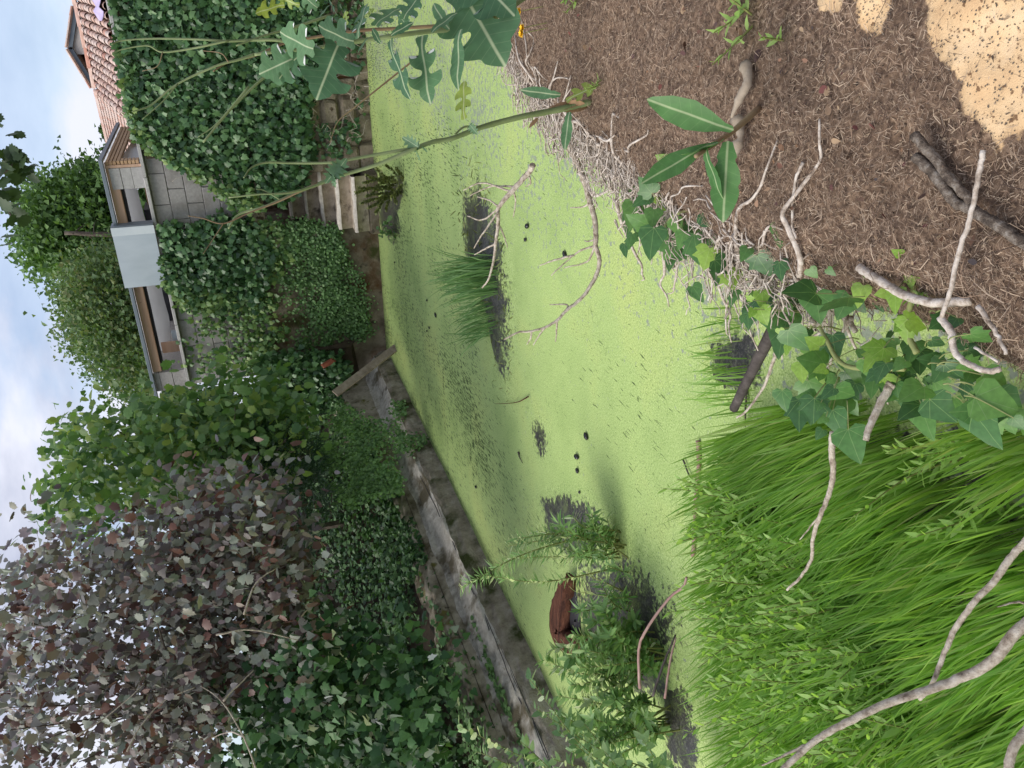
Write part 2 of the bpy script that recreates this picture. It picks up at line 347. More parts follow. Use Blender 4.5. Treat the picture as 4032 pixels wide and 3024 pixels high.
MT = dict(
    duck=duck_mat('duckweed'), mud=duck_mat('mud', True),
    soil=rough_mat('soil', [(.3, (.028, .02, .013)), (.7, (.075, .055, .035))], 9),
    thatch=rough_mat('thatch', [(.3, (.06, .038, .026)), (.5, (.18, .118, .078)), (.72, (.34, .24, .165))], 75, .95, .5, .006),
    sand=rough_mat('sand', [(.3, (.44, .27, .14)), (.5, (.53, .35, .19)), (.7, (.60, .44, .27))], 9, .95, .7, .006, second=[(60, .60, .66, (.2, .11, .055)), (5, .52, .7, (.60, .46, .30)), (14, .58, .68, (.36, .22, .11))]),
    block=rough_mat('concrete_block', [(.3, (.27, .26, .25)), (.7, (.40, .38, .365))], 30, .95, .5, .004, second=[(2.2, .52, .75, (.2, .18, .16))]),
    mortar=rough_mat('mortar', [(.3, (.36, .35, .34)), (.7, (.48, .47, .45))], 18, .95),
    stone=rough_mat('rubble_stone', [(.3, (.19, .155, .11)), (.55, (.34, .285, .21)), (.75, (.48, .41, .31))], 9, .95, 1., .03, second=[(3, .54, .68, (.09, .085, .055)), (9, .6, .7, (.09, .06, .035))]),
    oldwall=rough_mat('old_wall', [(.3, (.10, .08, .055)), (.5, (.20, .165, .12)), (.7, (.33, .28, .21))], 4.2, .95, .7, .015, second=[(1.6, .5, .62, (.09, .045, .018)), (2.3, .56, .66, (.055, .06, .018)), (7, .6, .72, (.05, .04, .03))]),
    ledge=rough_mat('ledge_concrete', [(.3, (.16, .135, .10)), (.5, (.30, .265, .21)), (.72, (.46, .42, .36))], 5, .95, .7, .012, second=[(2.0, .52, .64, (.075, .06, .03)), (5, .58, .68, (.12, .11, .03)), (16, .62, .72, (.06, .05, .035))]),
    pale=rough_mat('pale_ledge_concrete', [(.3, (.30, .27, .23)), (.5, (.46, .43, .37)), (.7, (.62, .585, .52))], 14, .95, 1., .012, second=[(1.5, .54, .62, (.13, .11, .07)), (7, .60, .70, (.18, .155, .11)), (6, .66, .74, (.26, .2, .07))]),
    damp=rough_mat('damp_ledge_concrete', [(.3, (.15, .125, .09)), (.5, (.30, .26, .20)), (.72, (.46, .42, .35))], 6, .9, 1., .03, second=[(2.5, .5, .64, (.05, .06, .016))]),
    step=rough_mat('step_stone', [(.3, (.32, .26, .195)), (.55, (.52, .44, .34)), (.75, (.66, .58, .47))], 9, .95, .8, .01, second=[(6, .54, .66, (.11, .09, .065))]),
    timber=rough_mat('pale_timber', [(.3, (.40, .245, .16)), (.7, (.58, .40, .29))], 4, .75, .3, .004, sc=(.3, 3, 3), second=[(9, .68, .73, (.2, .1, .06))]),
    slat=rough_mat('slat_timber', [(.3, (.36, .22, .12)), (.7, (.52, .35, .21))], 8, .8, .4, .004),
    zinc=rough_mat('galvanised', [(.3, (.36, .42, .47)), (.55, (.46, .52, .57)), (.75, (.58, .61, .65))], 2.6, .5, .05, .002, sc=(1, 1, .35), spec=.5),
    gutter=rough_mat('grey_flashing', [(.3, (.14, .17, .2)), (.7, (.2, .235, .27))], 3, .5, .05),
    board=rough_mat('white_board', [(.3, (.5, .5, .49)), (.7, (.6, .6, .59))], 2, .8, .1),
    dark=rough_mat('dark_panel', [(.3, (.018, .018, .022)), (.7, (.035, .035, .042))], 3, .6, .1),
    tile=None, plaster=rough_mat('plaster', [(.3, (.62, .56, .51)), (.7, (.72, .66, .61))], 2, .9, .1),
    plank=rough_mat('weathered_plank', [(.3, (.22, .17, .12)), (.7, (.42, .35, .27))], 14, .9, .6, .004, sc=(1, 1, .2)),
    twig=rough_mat('pale_twig', [(.3, (.15, .11, .08)), (.44, (.38, .315, .245)), (.56, (.55, .48, .39)), (.74, (.70, .64, .55))], 60, .9, .9, .004),
    barky=rough_mat('barky_stick', [(.36, (.10, .075, .058)), (.48, (.22, .17, .13)), (.56, (.36, .295, .235)), (.66, (.52, .46, .39))], 60, .95, 1., .012, sc=(1, 1, 1)),
    tuftgrass=leaf_mat('tuft_grass', [(.10, .22, .07), (.16, .30, .10), (.24, .40, .15)], .45, .35),
    nosing=rough_mat('worn_nosing', [(.3, (.5, .44, .36)), (.6, (.72, .66, .57))], 20, .9, .6, .006),
    nosing2=rough_mat('bright_zinc', [(.3, (.5, .56, .6)), (.7, (.6, .65, .68))], 3, .5, .05, spec=.5),
    sallow=leaf_mat('sallow_leaf', [(.10, .19, .08), (.17, .28, .12), (.28, .40, .17)], .5, .3, back=[(.26, .34, .2)]),
    root=rough_mat('bleached_root', [(.3, (.16, .12, .09)), (.44, (.42, .35, .285)), (.56, (.58, .51, .44)), (.74, (.74, .69, .62))], 55, .9, .6, .004),
    darkwood=rough_mat('dark_wood', [(.3, (.035, .028, .025)), (.6, (.09, .075, .068)), (.8, (.2, .17, .15))], 20, .85, .7, .005),
    log=rough_mat('rotten_log', [(.3, (.05, .02, .013)), (.5, (.15, .055, .032)), (.68, (.26, .11, .06)), (.78, (.42, .2, .08))], 11, .9, 1., .03, sc=(.6, 3, 3)),
    cane=rough_mat('cane', [(.3, (.20, .10, .085)), (.7, (.42, .28, .24))], 12, .7, .3, .003),
    bark=rough_mat('bark', [(.3, (.07, .055, .042)), (.7, (.18, .15, .12))], 14, .95, .8, .01),
    terra=rough_mat('terracotta', [(.3, (.16, .045, .025)), (.7, (.27, .09, .05))], 6, .9, .5),
    black=rough_mat('black_lump', [(.3, (.008, .008, .009)), (.7, (.02, .02, .022))], 8, .25, .4, spec=.6),
    cloth=rough_mat('lilac_cloth', [(.3, (.44, .37, .58)), (.7, (.56, .49, .7))], 3, .9, .2),
    stem=rough_mat('lettuce_stem', [(.3, (.13, .17, .06)), (.6, (.26, .32, .15)), (.75, (.36, .35, .2))], 6, .6, .2, .002),
    stemb=rough_mat('brown_stem', [(.3, (.17, .10, .06)), (.6, (.32, .24, .13)), (.75, (.3, .33, .15))], 5, .6, .2, .002),
    greenstem=rough_mat('green_stem', [(.3, (.12, .14, .03)), (.7, (.25, .26, .09))], 8, .6, .2, .002),
    shoot=rough_mat('ivy_shoot', [(.3, (.2, .23, .08)), (.7, (.32, .34, .14))], 8, .6, .2, .002),
    yellow=rough_mat('yellow_petal', [(.3, (.75, .42, .01)), (.7, (.85, .56, .02))], 8, .7, .1),
    dryleaf=leaf_mat('dry_leaf', [(.30, .18, .09), (.42, .26, .14), (.2, .11, .06)], .8, .15, tint=(1.1, 1, .8)),
    nut=rough_mat('pale_nut', [(.3, (.50, .26, .10)), (.7, (.62, .36, .17))], 8, .6, .1),
    ivywall=leaf_mat('ivy_wall', [(.022, .062, .024), (.045, .115, .042), (.08, .175, .065), (.14, .25, .10)], .36, .15, back=[(.09, .15, .06), (.12, .19, .08)]),
    ivypale=leaf_mat('ivy_pale', [(.06, .135, .045), (.10, .20, .065), (.16, .27, .085), (.24, .34, .10)], .42, .2),
    creeper=leaf_mat('creeper', [(.06, .13, .04), (.13, .25, .085), (.22, .37, .14)], .5, .2),
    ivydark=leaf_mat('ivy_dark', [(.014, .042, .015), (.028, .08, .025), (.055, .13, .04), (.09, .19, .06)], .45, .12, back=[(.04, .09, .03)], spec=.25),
    purple=leaf_mat('purple_leaf', [(.07, .04, .04), (.15, .145, .13), (.17, .21, .15), (.08, .05, .048), (.16, .07, .045), (.22, .26, .19), (.19, .165, .17)], .45, .12, back=[(.10, .065, .07), (.30, .34, .27), (.2, .17, .185), (.42, .47, .38), (.2, .09, .06), (.30, .27, .30), (.36, .42, .31), (.08, .05, .055)], tint=(1.3, 1., .7)),
    green=leaf_mat('green_tree_leaf', [(.06, .14, .04), (.10, .20, .06), (.15, .27, .08), (.26, .34, .08)], .5, .35, back=[(.16, .26, .12), (.22, .32, .16)]),
    farA=leaf_mat('far_leaf', [(.06, .13, .04), (.11, .21, .06), (.17, .30, .085)], .6, .3),
    farB=leaf_mat('far_leaf_olive', [(.065, .125, .045), (.11, .19, .07), (.17, .27, .10), (.19, .21, .09)], .6, .3),
    conifer=leaf_mat('feathery', [(.014, .045, .022), (.03, .075, .035)], .5, .15),
    grass=leaf_mat('grass_blade', [(.16, .30, .055), (.20, .37, .075), (.25, .43, .09), (.30, .48, .11), (.34, .54, .16), (.20, .40, .09), (.27, .46, .12), (.38, .56, .20), (.40, .46, .2)], .45, .5),
    herb=leaf_mat('herb_leaf', [(.27, .46, .12), (.36, .56, .16), (.46, .64, .22)], .5, .5),
    willow=leaf_mat('willow_leaf', [(.10, .21, .065), (.18, .32, .10), (.28, .43, .15)], .45, .3, back=[(.2, .29, .15)]),
    bushy=leaf_mat('stair_bush', [(.10, .13, .04), (.18, .21, .065), (.27, .29, .11)], .5, .25),
    lett=leaf_mat('lettuce_leaf', [(.055, .14, .065), (.08, .18, .085), (.105, .22, .095)], .62, .2, vein=('rib', .0075, (.40, .48, .30)), back=[(.10, .19, .12)]),
    lettpale=leaf_mat('lettuce_top_leaf', [(.13, .24, .13), (.17, .29, .16)], .5, .3, vein=('rib', .008, (.4, .5, .33))),
    lettyel=leaf_mat('yellowing_leaf', [(.26, .38, .07), (.36, .40, .08)], .5, .3, vein=('rib', .008, (.5, .55, .3))),
    ivynear=leaf_mat('ivy_near', [(.045, .12, .04), (.065, .16, .05), (.09, .21, .055), (.13, .27, .06)], .36, .25, vein=('ray', .0065, (.17, .29, .10)), back=[(.13, .24, .06)]),
    ivyyoung=leaf_mat('ivy_young', [(.2, .36, .05), (.27, .44, .07), (.32, .48, .10)], .38, .35, vein=('ray', .0065, (.38, .52, .16)), back=[(.22, .36, .06)]),
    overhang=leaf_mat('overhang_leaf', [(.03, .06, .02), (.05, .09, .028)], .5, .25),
)
def tile_mat():
    m, t, p, o = newmat('roof_tile'); oi = nn(t, 'ShaderNodeObjectInfo'); g = nn(t, 'ShaderNodeNewGeometry')
    f = math_(t, 'FRACT', math_(t, 'ADD', g.outputs['Random Per Island'], oi.outputs['Random']))
    r = ramp(t, [(0, (.56, .35, .27)), (.35, (.62, .45, .37)), (.7, (.60, .48, .42)), (1, (.50, .25, .18))]); t.links.new(f, r.inputs[0])
    v = nn(t, 'ShaderNodeTexCoord').outputs['Object']; n = noise(t, v, 9, 5); rr = ramp(t, [(.35, .75), (.65, 1.1)]); t.links.new(n, rr.inputs[0])
    t.links.new(mixc(t, 1., r.outputs[0], rr.outputs[0], 'MULTIPLY'), p.inputs['Base Color']); p.inputs['Roughness'].default_value = .85; bump(t, p, n, .3)
    return m
MT['tile'] = tile_mat(); MT['pan'] = rough_mat('pan_tile', [(.3, (.16, .09, .065)), (.7, (.32, .2, .15))], 8)
def bank_mat():
    m = MT['thatch']; t = m.node_tree; p = [n for n in t.nodes if n.type == 'BSDF_PRINCIPLED'][0]; old = p.inputs['Base Color'].links[0].from_socket
    v = nn(t, 'ShaderNodeTexCoord').outputs['Object']; at_ = nn(t, 'ShaderNodeAttribute', attribute_name='bare')
    sc_ = ramp(t, [(.3, (.60, .38, .20)), (.5, (.72, .50, .28)), (.7, (.80, .60, .38))]); t.links.new(noise(t, v, 11, 8, .65), sc_.inputs[0])
    sp = ramp(t, [(.60, 0.), (.66, 1.)]); t.links.new(noise(t, v, 70, 4, .6), sp.inputs[0]); c2 = mixc(t, sp.outputs[0], sc_.outputs[0], (.2, .115, .06))
    mm = math_(t, 'ADD', at_.outputs['Fac'], math_(t, 'MULTIPLY', math_(t, 'SUBTRACT', noise(t, v, 45, 6, .7), .5), 1.5)); rm = ramp(t, [(.42, 0.), (.62, 1.)]); t.links.new(mm, rm.inputs[0])
    t.links.new(mixc(t, rm.outputs[0], old, c2), p.inputs['Base Color'])
bank_mat()
# ------------------------------------------------------------------ ground, pond, mud
def quadsheet(xs, ys, skip):
    V = []; F = []
    for i in range(len(xs) - 1):
        for j in range(len(ys) - 1):
            if (i, j) in skip: continue
            n = len(V); V += [(xs[i], ys[j], .45), (xs[i + 1], ys[j], .45), (xs[i + 1], ys[j + 1], .45), (xs[i], ys[j + 1], .45)]; F.append((n, n + 1, n + 2, n + 3))
    return V, F
top('ground', mesh('ground', *quadsheet([-700, -5.6, 2.6, 700], [-700, -4, 10.7, 700], {(1, 1)}), MT['soil']), kind='structure')
top('pond_water', mesh('pond_water', [(-5.3, -4, 0), (2.7, -4, 0), (2.7, 11.6, 0), (-5.3, 11.6, 0)], [(0, 1, 2, 3)], MT['duck']), kind='structure')
def island(poly, h=.05, seed=0, lift=.004, r0=0.):
    C = np.array([onz(*p)[:2] for p in poly]); C = np.vstack([C, C[:1]]); C = spline(np.c_[C, np.zeros(len(C))], 6)[:-1, :2]
    c = C.mean(0); n = len(C); rings = np.array([0, .15, .3, .45, .6, .72, .84, .93, 1.0, 1.35]); P = np.zeros((len(rings), n + 1, 3))
    for i, r in enumerate(rings):
        q = c + (C - c) * r; z = lift * .35 + h * max(0, 1 - r ** 2) ** 2 * (.5 + fbm(q, .12, seed))
        if r > 1: z[:] = -.005
        P[i, :n, :2] = q; P[i, :n, 2] = z; P[i, n] = P[i, 0]
    V, F = grid(P); me = mesh('mud_island', V, F, MT['mud'], True)
    at_ = me.attributes.new('rim', 'FLOAT', 'POINT'); at_.data.foreach_set('value', np.repeat(np.minimum(r0 + (1 - r0) * rings, 1.0), n + 1).astype(np.float32))
    top('mud_island', me, kind='structure')
I1 = [(1800, 640), (1900, 610), (1965, 800), (2015, 1000), (2040, 1250), (2030, 1560), (1985, 1600), (1905, 1250), (1840, 1100), (1805, 900)]
for k, (p, h, l) in enumerate([(I1, .06, .004), ([(2090, 1930), (2180, 1900), (2330, 1930), (2450, 2130), (2480, 2210), (2300, 2260), (2130, 2150)], .04, .004),
        ([(2230, 2130), (2450, 2090), (2620, 2180), (2770, 2380), (2770, 2650), (2720, 2830), (2560, 2860), (2400, 2760), (2290, 2600), (2225, 2360)], .06, .008),
        ([(2600, 2620), (2690, 2640), (2770, 2850), (2780, 3100), (2640, 3100), (2600, 2850)], .03, .006), ([(2760, 1330), (2950, 1240), (3070, 1400), (3040, 1560), (2880, 1600), (2770, 1480)], .03, .004),
        ([(3160, 1400), (3500, 1450), (4100, 1500), (4500, 2200), (4300, 3400), (3300, 3400), (2960, 2700), (2920, 2000), (3000, 1640)], .03, .006),
        ([(1545, 620), (1630, 650), (1590, 850), (1590, 960), (1555, 1000), (1490, 930), (1480, 780)], .05, .004), ([(2060, 1610), (2110, 1580), (2190, 1700), (2160, 1860), (2100, 1810)], .004, .003)]): island(p, h, k, l, .38 if k == 7 else (-.3 if k == 0 else -.1))

# ------------------------------------------------------------------ right bank: thatch of dead fibres over sand
def xe(Y): return np.interp(Y, [-3, .7, 1.2, 1.7, 2.5, 2.95, 3.6, 4.2, 11], [-.5, -.55, -.6, -.61, -.52, -.42, -.15, .25, .35])
def bankz(X, Y):
    s = X - xe(Y) + .05 * (fbm(np.c_[Y, Y * 0 + 3], .25, 5) - .5)
    return np.interp(s, [-.3, -.2, -.12, -.07, -.03, 0, .05, .12, 1.5], [-.15, .02, .25, .45, .6, .68, .72, .75, .77]) + .05 * (fbm(np.c_[X, Y], .18, 3) - .5) + .025 * (fbm(np.c_[X, Y], .05, 4) - .5)
SAND = [[(3650, -80), (3640, 60), (3665, 200), (3770, 330), (3755, 420), (3850, 480), (3900, 560), (3960, 580), (4050, 520), (4200, 450), (4300, -80)], [(3375, -60), (3380, 120), (3405, 160), (3470, 150), (3510, 20), (3510, -60)], [(3190, -60), (3215, 40), (3330, 30), (3350, -60)]]
def insand(P, grow=0.):
    f = (P - EYE) @ RW[:, 2]; q = pix(P); q = q + (np.c_[fbm(q, 70, 8), fbm(q, 70, 9)] - .5) * 90; r = np.zeros(len(P), bool)
    for s in SAND:
        s = np.asarray(s, float)
        if grow: s = s.mean(0) + (s - s.mean(0)) * grow
        r |= inpoly(q, s)
    return r & (f > .2)
ss = np.r_[np.array([-.34, -.3, -.25, -.2, -.16, -.12, -.09, -.06, -.03]), np.arange(0, .9, .0125), np.arange(.9, 3.3, .15)]
yy = np.r_[np.arange(-3, .3, .2), np.arange(.3, 2.2, .0125), np.arange(2.2, 4.5, .05), np.arange(4.5, 10.7, .3)]
SS, YY = np.meshgrid(ss, yy, indexing='ij'); XX = SS + xe(YY); ZZ = bankz(XX.ravel(), YY.ravel()).reshape(XX.shape)
V, F = grid(np.stack([XX, YY, ZZ], -1)); F = F[:, ::-1]; me = mesh('bank_ground', V, F, MT['thatch'], True)
at_ = me.attributes.new('bare', 'FLOAT', 'POINT'); at_.data.foreach_set('value', np.mean([insand(V, g) for g in (1.16, 1.08, 1.0, .93, .86, .78)], 0).astype(np.float32))
top('bank_ground', me, kind='structure')
fib = leaf_mat('dead_fibre', [(.07, .044, .03), (.17, .11, .075), (.28, .19, .13), (.36, .26, .18), (.50, .39, .285), (.12, .072, .05), (.06, .04, .03)], .9, 0)
def fibres(n, name, L0, L1, w0, w1, zoff, X1=1.3, lab=None):
    Y = .35 + 4.0 * rng.random(n) ** 1.35; X = xe(Y) - .05 + X1 * rng.random(n) ** 1.2
    P = np.c_[X, Y, bankz(X, Y)]; keep = ~insand(P) | (rng.random(n) < np.where(insand(P, .8), .02, np.where(insand(P, .9), .16, .5))); P = P[keep]; n = len(P)
    a = rng.uniform(0, 2 * np.pi, n); cu = rng.normal(0, 14, n); Ls = rng.uniform(L0, L1, n); m = 3; pts = np.zeros((n, m, 3)); q = P.copy(); pit = rng.normal(.1, .35, n)
    for k in range(m):
        pts[:, k] = q; d = np.c_[np.cos(a) * np.cos(pit), np.sin(a) * np.cos(pit), np.sin(pit)]; q = q + d * (Ls / (m - 1))[:, None]; a = a + cu * Ls / (m - 1) * 3; pit = pit - rng.uniform(0, .5, n)
    gz = bankz(pts[:, :, 0].ravel(), pts[:, :, 1].ravel()).reshape(n, m); pts[:, :, 2] = np.maximum(pts[:, :, 2], gz + .0015) + rng.uniform(0, zoff, n)[:, None]
    T = np.gradient(pts, axis=1); sd = nrm(np.cross(T, nrm(rng.normal(0, .5, (n, 1, 3)) + A(0, 0, 1)))) * (rng.uniform(w0, w1, n)[:, None, None] * np.array([.8, 1, .4])[None, :, None])
    Vv = np.stack([pts - sd, pts + sd], 2); i = np.arange(n * m * 2).reshape(n, m, 2)
    Fv = np.stack([i[:, :-1, 0], i[:, :-1, 1], i[:, 1:, 1], i[:, 1:, 0]], -1)
    top(name, mesh(name, Vv.reshape(-1, 3), Fv.reshape(-1, 4), fib), lab, 'dead fibre', None, 'stuff')
fibres(230000, 'dead_fibre_litter', .005, .020, .00022, .00068, .010, 1.15, 'matted brown dead fibres covering the bank above the pond')
fibres(6000, 'dry_straw_litter', .02, .07, .0004, .0009, .016, 1.3, 'longer pale dry straws lying over the brown bank')
n = 9000; Y = .4 + 3 * rng.random(n) ** 1.3; X = xe(Y) + .02 + 1.1 * rng.random(n); P = np.c_[X, Y, bankz(X, Y) + .006]; P = P[~insand(P) | (rng.random(n) < .1)]
V, F = scatter(LEAF['tuft'], P, frames(nrm(rng.normal(0, 1, (len(P), 3)) * A(1, 1, .3)), nrm(rng.normal(0, .5, (len(P), 3)) + A(0, 0, 1))), np.c_[rng.uniform(.002, .005, len(P)), rng.uniform(.006, .014, len(P)), rng.uniform(.003, .006, len(P))])
top('bark_chip_litter', mesh('chips', V, F, leaf_mat('chip', [(.03, .022, .018), (.16, .11, .07), (.36, .27, .18), (.08, .055, .04)], .9, 0)), 'small dry bark chips strewn among the bank fibres', 'bark chips', None, 'stuff')
P = np.array([onz(*p, .75) for p in sample([(2050, 20), (2300, 350), (2700, 800), (3100, 900), (3500, 1050), (3950, 1050), (3600, 600), (3300, 20)], 130)]); P[:, 2] = bankz(P[:, 0], P[:, 1]) + .012
V, F = scatter(LEAF['oval'], P, frames(nrm(rng.normal(0, 1, P.shape) * A(1, 1, .3)), nrm(rng.normal(0, .6, P.shape) + A(0, 0, 1))), rng.uniform(.008, .028, len(P)) * rng.uniform(.4, 1, len(P)))
top('dry_leaf_litter', mesh('dry_leaf_litter', V, F, leaf_mat('litter_leaf', [(.25, .14, .07), (.10, .05, .035), (.42, .30, .18), (.16, .05, .04), (.05, .04, .04)], .8, 0)), 'bits of dry leaf and husk strewn over the brown bank', 'leaf litter', None, 'stuff')
# sand crumbs
n = 900; P2 = np.vstack([sample(SAND[0], 700), sample(SAND[1], 200)]); P = np.array([onz(x, y, .755) for x, y in P2]); P[:, 2] = bankz(P[:, 0], P[:, 1]) + .001
V, F = scatter(LEAF['tuft'], P, frames(nrm(rng.normal(0, 1, (n, 3)) * A(1, 1, .1)), nrm(rng.normal(0, .3, (n, 3)) + A(0, 0, 1))), rng.uniform(.0015, .005, n) * .8)
top('sand_crumbs', mesh('crumbs', V, F, MT['bark']), 'dark crumbs scattered on the bare yellow sand', 'crumbs', None, 'stuff')

# ------------------------------------------------------------------ left ledge and slope
ys = np.arange(-3, 10.63, .07)
def strip(prof, mat, seed, nz=.012, root=None, name='face'):
    pr = []
    for i in range(len(prof) - 1):
        for t in np.linspace(0, 1, 5)[:-1]: pr.append(np.array(prof[i]) * (1 - t) + np.array(prof[i + 1]) * t)
    pr.append(prof[-1]); pr = np.array(pr); P = np.zeros((len(pr), len(ys), 3)); P[:, :, 1] = ys[None]
    lift = np.clip((ys - 7.4) / 1.8, 0, 1); lift = lift * lift * (3 - 2 * lift)
    for i, q in enumerate(pr):
        nz_ = fbm(np.c_[ys, ys * 0 + i * .06], .35, seed) - .5
        P[i, :, 0] = q[0] - nz * nz_ * 2; P[i, :, 2] = q[1] + nz * (fbm(np.c_[ys, ys * 0 + i * .06], .5, seed + 9) - .5) * 2 + (lift * (q[2] if len(q) > 2 else 0))
    V, F = grid(P); return part(root, name, mesh(name, V, F[:, ::-1], mat, True))
led = thing('concrete_ledge', (-5.24, 5, 0), 'long mossy concrete ledge along the left edge of the pond', 'ledge')
prof = []; mi_ = []
for k_, (q_, nsub) in enumerate((([(-5.24, -.2, 0), (-5.24, .0, 0), (-5.25, .15, 0), (-5.30, .215, 0)], 5), ([(-5.30, .215, 0), (-5.36, .245, 0), (-5.55, .33, 0), (-5.60, .38, 0)], 5), ([(-5.60, .38, 0), (-5.63, .50, .25), (-5.68, .56, .35), (-5.95, .64, .35)], 5))):
    for a_1, b_1 in zip(q_[:-1], q_[1:]):
        for t_ in np.linspace(0, 1, nsub + 1)[:-1]: prof.append(np.array(a_1) * (1 - t_) + np.array(b_1) * t_); mi_.append(k_)
prof = np.array(prof); P = np.zeros((len(prof), len(ys), 3)); lift = np.clip((ys - 7.4) / 1.8, 0, 1); lift = lift * lift * (3 - 2 * lift); P[:, :, 1] = ys[None]
for i, q in enumerate(prof):
    aa = np.c_[ys, np.full(len(ys), i * .05)]; nz_ = (fbm(aa, .3, 3) - .5) * .07 + (fbm(aa, .07, 5) - .5) * .03
    P[i, :, 0] = q[0] + nz_ * .7; P[i, :, 2] = q[1] + nz_ + lift * q[2]
nr, nc = P.shape[:2]
for k_, (nm_, mm_) in enumerate((('damp_face', 'damp'), ('worn_strip', 'pale'), ('mossy_top', 'ledge'))):
    rows_ = [i for i in range(nr) if mi_[i] == k_]; a0, a1_ = rows_[0], min(rows_[-1] + 1, nr - 1)
    V, F = grid(P[a0:a1_ + 1]); part(led, nm_, mesh(nm_, V, F[:, ::-1], MT[mm_], True))
cr = []
for k in range(7):
    y0 = rng.uniform(2.6, 8.5); Lk = rng.uniform(.6, 1.8); yv = np.linspace(y0, y0 + Lk, 14); xv = -5.31 - .03 * rng.random() + np.cumsum(rng.normal(0, .006, 14)); zv = np.interp(-xv, [5.29, 5.36, 5.6], [.215, .247, .31]) + .003
    cr.append(tube(np.c_[xv, yv, zv], .004, .002, 4))
part(led, 'crack', mesh('crack', *join(*cr), MT['dark']), None, 'stuff')
xs = np.linspace(-5.86, -12, 30); ysl = np.arange(-4, 13, .25); X, Yg = np.meshgrid(xs, ysl, indexing='ij')
def slopez(X, Y): return np.interp(-X, [5.8, 6.6, 7.6, 9.5, 12], [.56, 1.05, 1.75, 2.3, 2.3]) + .35 * np.clip((Y - 7.4) / 1.8, 0, 1) + .25 * (fbm(np.c_[np.ravel(X), np.ravel(Y)], .9, 2).reshape(np.shape(X)) - .5)
V, F = grid(np.stack([X, Yg, slopez(X, Yg)], -1)); top('hillside', mesh('hillside', V, F, MT['soil'], True), kind='structure')

# ------------------------------------------------------------------ back wall: rubble, old render, block courses, steps
YW = 10.6
bw = thing('boundary_wall', (-1.9, YW, 0), 'grey block wall on old rubble footing behind the pond', 'wall')
part(bw, 'footing', mesh('footing', *box(-5.7, -3.3, YW + .02, YW + .5, -.3, 1.64, .0), MT['oldwall']))
foot = part(bw, 'footing', mesh('footing', *box(-2.5, 2.2, YW + .05, YW + .5, -.3, 1.64), MT['oldwall']))
part(bw, 'backing', mesh('backing', *box(-5.4, 2.2, YW + .06, YW + .2, 1.62, 2.83), MT['mortar']))
part(bw, 'niche_wall', mesh('niche_wall', *join(box(-3.4, -2.4, YW + 1.3, YW + 1.4, -.2, 1.64), box(-3.42, -3.3, YW + .5, YW + 1.3, -.2, 1.64), box(-2.5, -2.38, YW + .5, YW + 1.3, -.2, 1.64)), MT['oldwall']))
part(bw, 'lintel', mesh('lintel', *box(-3.4, -2.4, YW - .01, YW + .5, 1.5, 1.66, 0, .01), MT['stone']))
BM = [mesh('block', *box(-.195, .195, 0, .1, -.096, .096, .0015, .006), MT['block']) for _ in range(4)]
for r in range(6):
    z = 1.73 + r * .2
    for k in range(10):
        x = -5.2 + k * .4 + (.2 if r % 2 else 0)
        if x + .2 > -1.45: continue
        part(bw, 'block', BM[(r * 3 + k) % 4], mw=Matrix.Translation((x, YW + .035 + rng.normal(0, .0015), z)))
for k in range(7): part(bw, 'coping', mesh('coping', *box(-5.42 + k * 1.0, -4.425 + k * 1.0, YW - .05, YW + .24, 2.832, 2.875, .001, .006), MT['mortar']))
for k in range(6):                              # rubble courses at the foot, right of the steps
    z0 = -.06 + k * .235; x = -2.5
    while x < .9:
        wd = rng.uniform(.2, .46); h = .225 + rng.uniform(-.02, .015)
        V, F = box(x, x + wd - .02, YW - rng.uniform(-.01, .03), YW + .16, z0 + rng.uniform(0, .012), z0 + h, .011, .035)
        part(foot, 'stone', mesh('stone', V, F, MT['stone'])); x += wd
for k in range(4):                              # dressed jamb left of the steps
    part(bw, 'stone', mesh('stone', *box(-3.62, -3.3 + rng.uniform(0, .02), YW - .03, YW + .2, 1.64 - .2 * k - .19, 1.64 - .2 * k, .006, .02), MT['step']))
st = thing('stone_steps', (-2.9, 10.6, 0), 'worn pale stone steps climbing out of the pond into the wall', 'steps')
for k in range(5):
    n = 9; xa = np.linspace(-3.28 + .02 * (k > 2), -2.52, n); z1 = .36 + .195 * k; y0 = 10.32 + .2 * k; fr = y0 + .02 * np.cumsum(rng.normal(0, .5, n)) * .6; tz = z1 + rng.normal(0, .007, n)
    prof = lambda i: [(xa[i], fr[i] + .03, z1 - .2), (xa[i], fr[i] + .012, z1 - .05), (xa[i], fr[i] - .012, z1 - .045), (xa[i], fr[i], tz[i] - .006), (xa[i], fr[i] + .02, tz[i]), (xa[i], y0 + .26, z1 - .004)]
    V, F = grid(np.array([prof(i) for i in range(n)])); so = part(st, 'step', mesh('step', V, F[:, ::-1], MT['step']))
    part(so, 'nosing', mesh('nosing', *grid(np.array([[(xa[i], fr[i] - .014, z1 - .04 + rng.normal(0, .004)), (xa[i], fr[i] - .004, tz[i] - .004), (xa[i], fr[i] + .03 + rng.normal(0, .008), tz[i] + .002)] for i in range(n)])), MT['nosing'], True))
part(st, 'base', mesh('base', *box(-3.34, -2.5, 10.36, 11.4, -.3, .165, .01, .03), MT['oldwall']))
